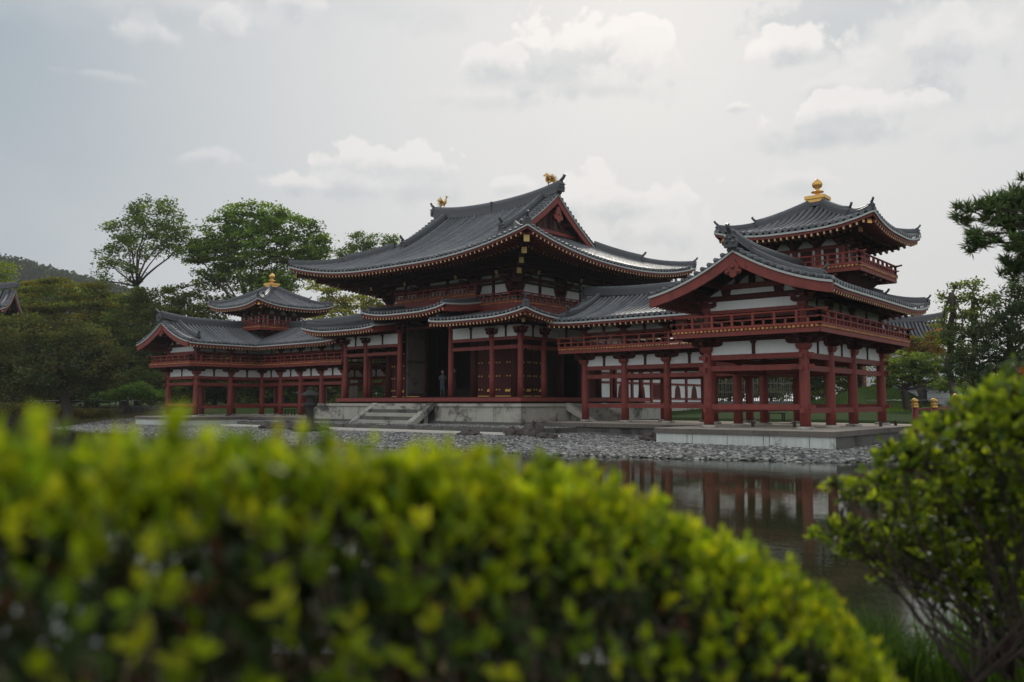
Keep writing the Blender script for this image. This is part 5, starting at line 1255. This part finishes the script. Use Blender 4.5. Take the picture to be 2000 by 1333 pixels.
n = 420; s_ = rng.uniform(0, cum[-1], n); th = rng.uniform(1.0, 2.3, n); P, N_ = hedge_pt(s_, th, rng.uniform(.8, 1.05, n)); P[:, 2] -= rng.uniform(0, .35, n)
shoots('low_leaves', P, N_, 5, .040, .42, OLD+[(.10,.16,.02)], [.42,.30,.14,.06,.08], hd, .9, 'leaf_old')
# ------------------------------------------------------------------ azalea at the right
az = thing('azalea_shrub', at(1960, 1333, 4.2), 'loose azalea shrub with bare lower stems at the right edge of the foreground', 'shrub')
az.location.z = -.52
AB = [(2010,800,120,110,2.3),(1930,800,70,60,2.4),(1860,850,80,60,2.5),(1790,905,80,50,2.7),(1730,960,80,55,2.8),(1650,1045,58,46,2.85),(1760,1060,110,60,2.9),(1870,990,130,90,2.8),(1960,940,140,120,2.6),(1900,1080,140,60,3.0),(2040,1000,130,160,2.7),(1770,890,60,40,2.7),(1640,950,26,18,2.75),(2080,820,140,160,2.3),(1790,1120,90,44,2.95),(1890,1140,100,60,2.95),(1985,1180,100,80,2.9),(1700,1075,60,30,2.9)]
Pn = []; Nn = []; Po = []; No = []; b = MB(); broot = [at(1975, 1350, 4.2), at(1900, 1345, 4.1), at(2020, 1350, 4.3), at(1950, 1330, 4.4)]
for k, (px, py, rx, ry, D_) in enumerate(AB):
    D_ *= 1.5
    c = at(px, py, D_); Rx, Rz = rx*D_/FPX, ry*D_/FPX; Ry = (Rx+Rz)*.45
    area = Rx*Ry+Rx*Rz+Ry*Rz
    for lst, nl, num, lo, hi in ((Pn, Nn, int(area*4.2/.0025*.5), .86, 1.08), (Po, No, int(area*4.2/.0025*.42), .25, .95)):
        v = rng.normal(size=(num, 3)); v /= np.linalg.norm(v, axis=1, keepdims=True); 
        if lst is Pn: v[:, 2] = np.abs(v[:, 2])*.9-.30
        rr_ = rng.uniform(lo, hi, (num, 1)); off = RT*(v[:, :1]*Rx)-np.array((FW[0], FW[1], 0))*(v[:, 1:2]*Ry)+np.array((0,0,1.))*(v[:, 2:]*Rz)
        lst.append(c+off*rr_); nl.append(off/np.linalg.norm(off, axis=1, keepdims=True))
    for q in range(2):
        e = c+rng.normal(size=3)*np.array((Rx, Rx, Rz))*.25; r0 = broot[(k+q) % 4].copy(); r0[2] = -.5
        pts = limb(b, r0, e, .010, .003, 'wood_dark', .14, 8, 5)
        for j in range(5): limb(b, pts[3+int(rng.integers(0, 5))], c+rng.normal(size=3)*np.array((Rx, Ry, Rz))*.55, .004, .0014, 'wood_dark', .12, 5, 4)
b.build('stems', az)
AN = [(.22,.30,.025),(.28,.34,.035),(.12,.18,.022),(.24,.08,.02)]
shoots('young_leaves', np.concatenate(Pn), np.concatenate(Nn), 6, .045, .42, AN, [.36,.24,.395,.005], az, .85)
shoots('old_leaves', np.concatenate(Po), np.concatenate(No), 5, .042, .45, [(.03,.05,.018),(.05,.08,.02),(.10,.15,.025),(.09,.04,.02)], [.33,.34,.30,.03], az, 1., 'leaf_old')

# grass at the water edge
def grass(name, label, P, L, W_, cols, lean=.5):
    n = len(P); a = rng.uniform(0, 6.28, n); dr = np.stack([np.cos(a), np.sin(a), np.zeros(n)], 1); L = L*rng.uniform(.5, 1.2, n); le = rng.uniform(.15, 1., n)*lean
    s_ = np.stack([-np.sin(a), np.cos(a), np.zeros(n)], 1); ks = np.array([0,.3,.55,.8,1.]); V = []
    for t in ks:
        p = P+dr*(L*le*t*t)[:, None]+np.array((0,0,1.))*(L*(t-.45*le*t*t*t))[:, None]; w = (W_*(1-t**2)*.5+.0004)
        V += [p-s_*w, p+s_*w]
    V = np.stack(V, 1); f = np.array([(0,1,3,2),(2,3,5,4),(4,5,7,6),(6,7,9,8)]); F = (f[None]+np.arange(n)[:, None, None]*10).reshape(-1, 4)
    o = bpy.data.objects.new(name, np_mesh(name, V.reshape(-1, 3), F, 'leaf_far', np.repeat(palette(n, cols)*.9, 10, 0))); COL.objects.link(o); tag(o, label, kind='stuff')
def camxy(px, d): q = at(px, 1200, d); return q[0], q[1]
Pg = []
for k in range(60):
    px, d = rng.uniform(1560, 2150), rng.uniform(4.3, 5.9); x0_, y0_ = camxy(px, d); m_ = int(rng.integers(14, 40)); q = np.stack([x0_+rng.normal(size=m_)*.05, y0_+rng.normal(size=m_)*.05], 1); Pg.append(q)
for px, d, m_ in ((1645,5.1,110),(1670,5.2,90),(1625,5.0,60),(1700,5.0,80)):
    x0_, y0_ = camxy(px, d); Pg.append(np.stack([x0_+rng.normal(size=m_)*.05, y0_+rng.normal(size=m_)*.05], 1))
Pg = np.concatenate(Pg); Pg = np.column_stack([Pg, ground(Pg[:, 0], Pg[:, 1])-.02])
grass('bank_grass', 'long arching grass blades on the near pond bank', Pg, .50, .009, [(.05,.10,.025),(.07,.13,.03),(.035,.07,.02)], .9)
m_ = 9000; px = rng.uniform(1350, 2300, m_); d = rng.uniform(3.0, 5.3, m_); q = np.array([camxy(a, c) for a, c in zip(px, d)]); q = np.column_stack([q, ground(q[:, 0], q[:, 1])-.01])
keep = np.hypot(q[:, 0]-at(1880,1300,4.2)[0], q[:, 1]-at(1880,1300,4.2)[1]) > .38
grass('short_grass', 'short green grass between the hedge and the azalea', q[keep], .14, .007, [(.05,.09,.025),(.07,.12,.03),(.03,.06,.018)], .8)
m_ = 16000; x = rng.uniform(24.8, 48, m_); y = rng.uniform(8, 40, m_); k_ = sdist(x, y) > .4; q = np.column_stack([x, y, ground(x, y)-.01])[k_]
grass('lawn_grass', 'mown lawn right of the near wing', q, .10, .03, [(.028,.050,.012),(.042,.070,.016)], .6)  # shade on this lawn is put into the darker blade colours
m_ = 16000; x = rng.uniform(0, 22, m_); y = rng.uniform(25, 45, m_); q = np.column_stack([x, y, ground(x, y)-.01])
grass('mound_grass', 'grass on the low mound behind the near wing', q, .16, .04, [(.06,.11,.02),(.08,.14,.025)], .6)

# ------------------------------------------------------------------ things beyond
def wall_run(name, A, Bp, z0, h, label, cat, lines=3):
    A = np.array(A[:2], float); Bp = np.array(Bp[:2], float); c = (A+Bp)/2; root = thing(name, (c[0], c[1], z0), label, cat)
    b = MB(); b.beam((*A, z0+h/2), (*Bp, z0+h/2), .35, h, 'white_wall'); b.build('wall_face', root)
    b = MB()
    for k in range(lines): b.beam((*A, z0+h*(.25+.25*k)), (*Bp, z0+h*(.25+.25*k)), .365, .02, 'wood_dark')
    b.build('grooves', root)
    L = np.linalg.norm(Bp-A); e = (Bp-A)/L; nn = np.array((-e[1], e[0])); r = MB()
    for sg in (-1, 1):
        P0 = A+nn*sg*.55 if sg < 0 else Bp+nn*.55
        roof_face(r, P0, e*(1 if sg < 0 else -1), -nn*sg, L, lambda u: 0., lambda u: .5, lambda u, v: z0+h+.02+.5*v, s=.28, r=.06, nseg=2)
    ridge(r, [(*(A+e*L*k/6), z0+h+.26) for k in range(7)], .16, .14); r.build('tiled_coping', root)
wA, wB, wC = at(1640,780,80), at(1880,800,60), at(2150,812,48)
wall_run('garden_wall', wA, wC, .30, 1.75, 'long white garden wall with dark tiled coping behind the maple', 'wall')
bf_ = thing('board_fence', at(1712,775,70), 'low fence of pale horizontal boards left of the white garden wall', 'fence')
A, Bq = at(1684,780,70), at(1742,780,70)
b = MB()
for k in range(5): b.beam((A[0], A[1], .62+.27*k), (Bq[0], Bq[1], .62+.27*k), .04, .15, 'white_wall')
b.build('boards', bf_)
for t in (0, .5, 1.): 
    b = MB(); x, y = A[0]+(Bq[0]-A[0])*t, A[1]+(Bq[1]-A[1])*t; b.box(x-.06, x+.06, y+.05, y+.16, 0, 1.85, 'wood_dark'); b.build('post', bf_)
def lowfence(name, A, Bp, n, z, h, label, m='wood_dark', rail='metal_grey'):
    A = np.array(A[:2], float); Bp = np.array(Bp[:2], float); root = thing(name, (*((A+Bp)/2), z), label, 'fence', 'low path fences'); b = MB()
    b.tube([(*A, z+h), (*((A+Bp)/2), z+h), (*Bp, z+h)], .03, rail, 6); b.build('rail', root)
    for k in range(n+1):
        q = A+(Bp-A)*k/n; b = MB(); b.tube([(*q, z-.3), (*q, z+h+.04)], .05, m, 6); b.build('post', root)
lowfence('path_fence', at(1690,790,66), at(1830,797,58), 5, .30, .75, 'low railing of dark posts along the path before the white wall')
lowfence('bank_fence', at(-80,782,80), at(300,782,78), 9, .45, .62, 'low pale rail with dark posts along the left bank path')
lowfence('bank_fence', at(190,772,84), at(300,774,84), 3, .9, .85, 'short pale rail above the left bank, near the far wing')
# stone retaining wall on the left bank
rw = thing('retaining_wall', at(300,800,76), 'dark stone retaining wall left of the far wing', 'wall'); A, Bq = at(235,800,74), at(400,800,80); b = MB(); L = np.linalg.norm(Bq[:2]-A[:2])
b.beam((A[0], A[1], -.1), (Bq[0], Bq[1], -.1), .6, 1.4, 'stone_dark'); e = (Bq-A)[:2]/L; nn = np.array((e[1], -e[0]))
for k in range(90):
    u = rng.uniform(0, L); z = rng.uniform(-.7, .5); c = A[:2]+e*u+nn*.30; s0 = rng.uniform(.12, .24); b.taper(c[0], c[1], z-s0*.6, z+s0*.6, s0, .1, s0*.8, .08, 'stone_dark')
b.build('stones', rw)
# bamboo screen seen through the near wing
bs = thing('bamboo_screen', at(1460,770,64), 'brushwood and bamboo screen seen through the near wing', 'fence'); A, Bq = at(1395,775,66), at(1560,775,66)
b = MB()
for k in range(46):
    t = k/45; x, y = A[0]+(Bq[0]-A[0])*t, A[1]+(Bq[1]-A[1])*t; b.tube([(x, y, .2), (x+rng.normal()*.03, y, 2.7+rng.normal()*.15)], .025, 'bamboo', 5)
b.build('canes', bs); b = MB()
for z in (.9, 1.7, 2.4): b.beam((A[0], A[1], z), (Bq[0], Bq[1], z), .06, .06, 'bamboo')
b.build('rails', bs); b = MB(); b.beam((A[0], A[1], .55), (Bq[0], Bq[1], .55), .4, .9, 'stone_dark'); b.build('footing_wall', bs)

def small_roof(name, label, c, L, half, z0, R, ang, wallm, cat, wh=2.5, gable_red=True):
    root = thing(name, (c[0], c[1], 0), label, cat); e = np.array((math.cos(ang), math.sin(ang))); nn = np.array((-e[1], e[0])); c = np.array(c[:2], float)
    zf = make_z(z0, R, half, .55, [(0, 2.6, .45), (L, 2.6, .45)]); r = MB()
    P0 = c-e*L/2-nn*half; P1 = c+e*L/2+nn*half
    roof_face(r, P0, e, nn, L, lambda u: 0., lambda u: half, zf, s=.32, r=.09, nseg=6); roof_face(r, P1, -e, -nn, L, lambda u: 0., lambda u: half, zf, s=.32, r=.09, nseg=6)
    pts = [(*(c-e*(L/2+.1)+e*(L+.2)*k/10), z0+R+.35*abs(k/5-1)**3) for k in range(11)]; ridge(r, pts, .34, .42); oni(r, pts[-1], e, 1.); oni(r, pts[0], -e, 1.)
    for sg in (-1, 1):
        for uu, P_, T_, N_ in ((.5, P0, e, nn), (L-.5, P0, e, nn), (.5, P1, -e, -nn), (L-.5, P1, -e, -nn)):
            pp = [(*(P_+T_*uu+N_*v), zf(uu, v)+.03) for v in np.linspace(half-.2, .3, 6)]
            if sg > 0: ridge(r, pp, .24, .22); oni(r, pp[-1], -N_, .6)
    r.build('tiled_roof', root); ev = MB(); eave(ev, P0, e, nn, L, zf, 1.2, tier=False); eave(ev, P1, -e, -nn, L, zf, 1.2, tier=False)
    for P_, T_, N_ in ((P0, e, nn), (P1, -e, -nn)): barge(ev, P_, T_, N_, 0., half, zf, .35, .35, out=1); barge(ev, P_, T_, N_, L, half, zf, .35, .35, out=-1)
    ev.build('eaves', root); w = MB(); a = c-e*(L/2-1.3); q = c+e*(L/2-1.3); w.beam((*a, z0-wh/2+.3), (*q, z0-wh/2+.3), 2*half-2.4, wh, wallm); w.build('wall', root)
    w = MB()
    for t in (-1, -.33, .33, 1):
        for sg in (-1, 1): p = c+e*t*(L/2-1.3)+nn*sg*(half-1.15); w.tube([(*p, -.2), (*p, z0)], .16, 'red', 8)
    w.build('posts', root)
gq = at(-78, 600, 79); small_roof('temple_gate', 'red gabled roof end with grey tiles cut by the left picture edge', gq, 9., 4.2, gq[2]-.7, 2.5, YAW+.35, 'red_dark', 'gate', 4.)
gq = at(1745, 660, 76); small_roof('garden_hall', 'tiled roof of a small building glimpsed behind the near wing, right side', gq, 8.5, 3.6, 6.2, 2.0, YAW-.25, 'white_wall', 'building', 5.)
gq = at(1855, 715, 84); 
sh = thing('storehouse', gq, 'small white walled storehouse glimpsed between the trees on the right', 'building'); b = MB(); b.beam((gq[0]-1.3, gq[1]-1., 3.), (gq[0]+1.3, gq[1]+1., 3.), 2.6, 4.2, 'white_wall'); b.build('wall', sh)
b = MB(); b.beam((gq[0]-1.6, gq[1]-1.25, 5.15), (gq[0]+1.6, gq[1]+1.25, 5.15), 3.4, .16, 'tile'); b.taper(gq[0], gq[1], 5.24, 6.0, 1.9, 1.9, .3, .3, 'tile'); b.build('roof', sh)

# red bridge with gilt post caps
p1 = at(1826, 830, 33.4); br = thing('red_bridge', (p1[0], p1[1], -.9), 'red bridge with gold capped posts behind the azalea', 'bridge')
bd = RT[:2]*.93+fwd*.36; bd /= np.linalg.norm(bd); bn = np.array((-bd[1], bd[0]))
for sg in (0, 1):
    for k in range(3):
        p = p1[:2]+bn*1.9*sg*.55+bd*(2.3*k+sg*.1); zt_ = [.66, .86, .95][k]
        b = MB(); b.lathe((p[0], p[1], -.9), [(.12, 0), (.12, zt_+.9)], 'red', 14); po = b.build('post', br)
        b = MB(); b.lathe((p[0], p[1], zt_), [(.135,0),(.135,.06),(.125,.07),(.125,.13),(.14,.14),(.14,.17),(.09,.19),(.085,.22),(.125,.25),(.135,.30),(.11,.35),(.05,.385),(.01,.41)], 'gold', 16); b.build('cap', po)
    a = p1[:2]+bn*1.9*sg*.55+bd*sg*.1
    for dz in (-.02, -.32, -.62):
        b = MB(); b.beam((*a, .60+dz), (*(a+bd*4.6), .86+dz), .09, .10, 'red'); b.build('rail', br)
b = MB(); a = p1[:2]+bn*.52; b.beam((*a, -.18), (*(a+bd*9), .35), 1.2, .14, 'red_dark'); b.build('deck', br)

# low rope barriers and stools on the near platform
def barrier(label, pts):
    root = thing('floor_barrier', (pts[0][0], pts[0][1], -.08), label, 'barrier', 'low barriers on the near platform')
    b = MB(); b.tube([(x, y, .07) for x, y in pts], .018, 'wood_dark', 6); b.build('pole', root)
    for x, y in pts: b = MB(); b.box(x-.05, x+.05, y-.05, y+.05, -.085, .12, 'wood_dark'); b.build('foot', root)
barrier('low dark pole barrier on the platform floor right of the last column', [(XO+.9, YC+.5), (XO+1.0, YC+2.2), (XO+1.1, YC+4.4)])
barrier('low dark pole barrier between the front columns of the near wing', [(XI+.9, YF+2.0), (XI+2.4, YF+2.5)])
def bench(x, y, label):
    root = thing('bench', (x, y, -.1), label, 'bench', 'small benches'); b = MB(); b.box(x-.5, x+.5, y-.18, y+.18, .30, .36, 'wood_dark'); b.build('seat', root)
    for dx in (-.42, .42):
        for dy in (-.13, .13): b = MB(); b.box(x+dx-.03, x+dx+.03, y+dy-.03, y+dy+.03, -.085, .30, 'wood_dark'); b.build('leg', root)
q = at(1515, 815, 44); bench(q[0], q[1], 'small dark bench behind the near wing, seen between its columns')
bench(-19.5, 4.6, 'grey bench inside the far wing, left of the other bench'); bench(-17.2, 4.6, 'grey bench inside the far wing, right of the other bench')

# people
def person(loc, ang, label, h, top, legs, hat=None, pose=0, cat='person'):
    "one continuous skinned body, clothes and hat as children"
    x, y, z = loc; root = thing('person', loc, label, cat); s_ = h/1.70; ca, sa = math.cos(ang), math.sin(ang)
    def Q(a, f, u): return (x+(ca*a-sa*f)*s_, y+(sa*a+ca*f)*s_, z+u*s_)
    J = {'pel':((0,0,.93),.135),'wst':((0,0,1.08),.12),'chs':((0,.01,1.28),.145),'nck':((0,0,1.45),.055),'hd0':((0,.02,1.54),.075),'hd1':((0,.02,1.63),.085)}
    Ed = [('pel','wst'),('wst','chs'),('chs','nck'),('nck','hd0'),('hd0','hd1')]
    for s2, n_ in ((-1,'l'),(1,'r')):
        J['hip'+n_] = ((s2*.09,0,.86),.095); J['kne'+n_] = ((s2*.10,.03,.48),.062); J['ank'+n_] = ((s2*.10,-.02+.06*pose*s2,.09),.042); J['toe'+n_] = ((s2*.11,.14+.06*pose*s2,.03),.035)
        J['sho'+n_] = ((s2*.18,0,1.38),.062); J['elb'+n_] = ((s2*.25,-.03,1.12),.045); J['wri'+n_] = ((s2*.13,.20,1.16),.03); J['han'+n_] = ((s2*.06,.25,1.20),.03)
        Ed += [('pel','hip'+n_),('hip'+n_,'kne'+n_),('kne'+n_,'ank'+n_),('ank'+n_,'toe'+n_),('chs','sho'+n_),('sho'+n_,'elb'+n_),('elb'+n_,'wri'+n_),('wri'+n_,'han'+n_)]
    ks = list(J); me = bpy.data.meshes.new('body'); me.from_pydata([Q(*J[k][0]) for k in ks], [(ks.index(a), ks.index(b_)) for a, b_ in Ed], []); me.update()
    o = bpy.data.objects.new('body', me); COL.objects.link(o); attach(o, root)
    md = o.modifiers.new('skin', 'SKIN'); sk = me.skin_vertices[0].data if me.skin_vertices else None
    if sk is None:
        bpy.context.view_layer.objects.active = o; bm_ = __import__('bmesh').new(); bm_.from_mesh(me); bm_.verts.layers.skin.verify(); bm_.to_mesh(me); bm_.free(); sk = me.skin_vertices[0].data
    for i, k in enumerate(ks): sk[i].radius = (J[k][1]*s_, J[k][1]*s_*.85); sk[i].use_root = (k == 'pel')
    o.modifiers.new('sub', 'SUBSURF').levels = 2; o.modifiers['sub'].render_levels = 2; me.materials.append(MATS[top])
    b = MB(); 
    def lat(u, rx, ry, cx=0): return [Q(cx+rx*math.cos(t), ry*math.sin(t), u) for t in np.linspace(0, 2*math.pi, 13)[:-1]]
    rings = [lat(.50,.13,.11), lat(.75,.165,.125), lat(.95,.165,.125), lat(1.02,.14,.11)]; vs = sum(rings, []); b.add(vs, [(j*12+i, j*12+(i+1)%12, (j+1)*12+(i+1)%12, (j+1)*12+i) for j in range(3) for i in range(12)], legs, True); b.build('trousers', root)
    b = MB(); b.lathe(Q(0,.02,1.62), [(.001,-.12*s_),(.07*s_,-.09*s_),(.088*s_,-.02*s_),(.088*s_,.05*s_),(.05*s_,.10*s_),(.001,.115*s_)], 'skin', 12); b.build('head', root)
    b = MB()
    if hat: b.lathe(Q(0,.02,1.66), [(.19*s_,-.01),(.19*s_,0),(.10*s_,.01),(.095*s_,.09*s_),(.04*s_,.12*s_)], hat, 14); b.build('hat', root)
    else: b.lathe(Q(0,-.01,1.62), [(.092*s_,-.07*s_),(.100*s_,.02*s_),(.075*s_,.09*s_),(.01,.125*s_)], 'cloth_black', 12); b.build('hair', root)
    b = MB(); c = Q(0,.27,1.22); b.box(c[0]-.06, c[0]+.06, c[1]-.03, c[1]+.03, c[2]-.04, c[2]+.05, 'metal_grey'); b.build('camera', root)
    return root
q = at(1808, 798, 63); person((q[0], q[1], ground(q[0], q[1])), YAW+math.pi+.4, 'person in black clothes and a pale hat standing by the white wall holding a camera', 1.62, 'cloth_black', 'cloth_black', 'hat')
person((-1.25, 2.7, 1.19), math.pi+.6, 'person in a light grey top standing in the open doorway of the main hall', 1.6, 'cloth_grey', 'cloth_blue')
person((-.75, 3.3, 1.19), 2.2, 'person in dark clothes just behind the grey-topped visitor in the hall doorway', 1.7, 'cloth_black', 'cloth_black')

# ------------------------------------------------------------------ haze
hb = MB(); hb.box(-640, 740, -330, 940, -3.2, 150, 'black'); ho = hb.build('haze'); tag(ho, kind='stuff', label='thin summer haze over the whole garden')
hm = bpy.data.materials.new('haze'); hm.use_nodes = True; t = NT(hm.node_tree)
pv = t.n('ShaderNodeVolumePrincipled', {'Color': (.80, .84, .88, 1), 'Density': .0003, 'Anisotropy': .2})
on = t.n('ShaderNodeOutputMaterial'); t.nt.links.new(pv.outputs[0], on.inputs['Volume'])
ho.data.materials[0] = hm
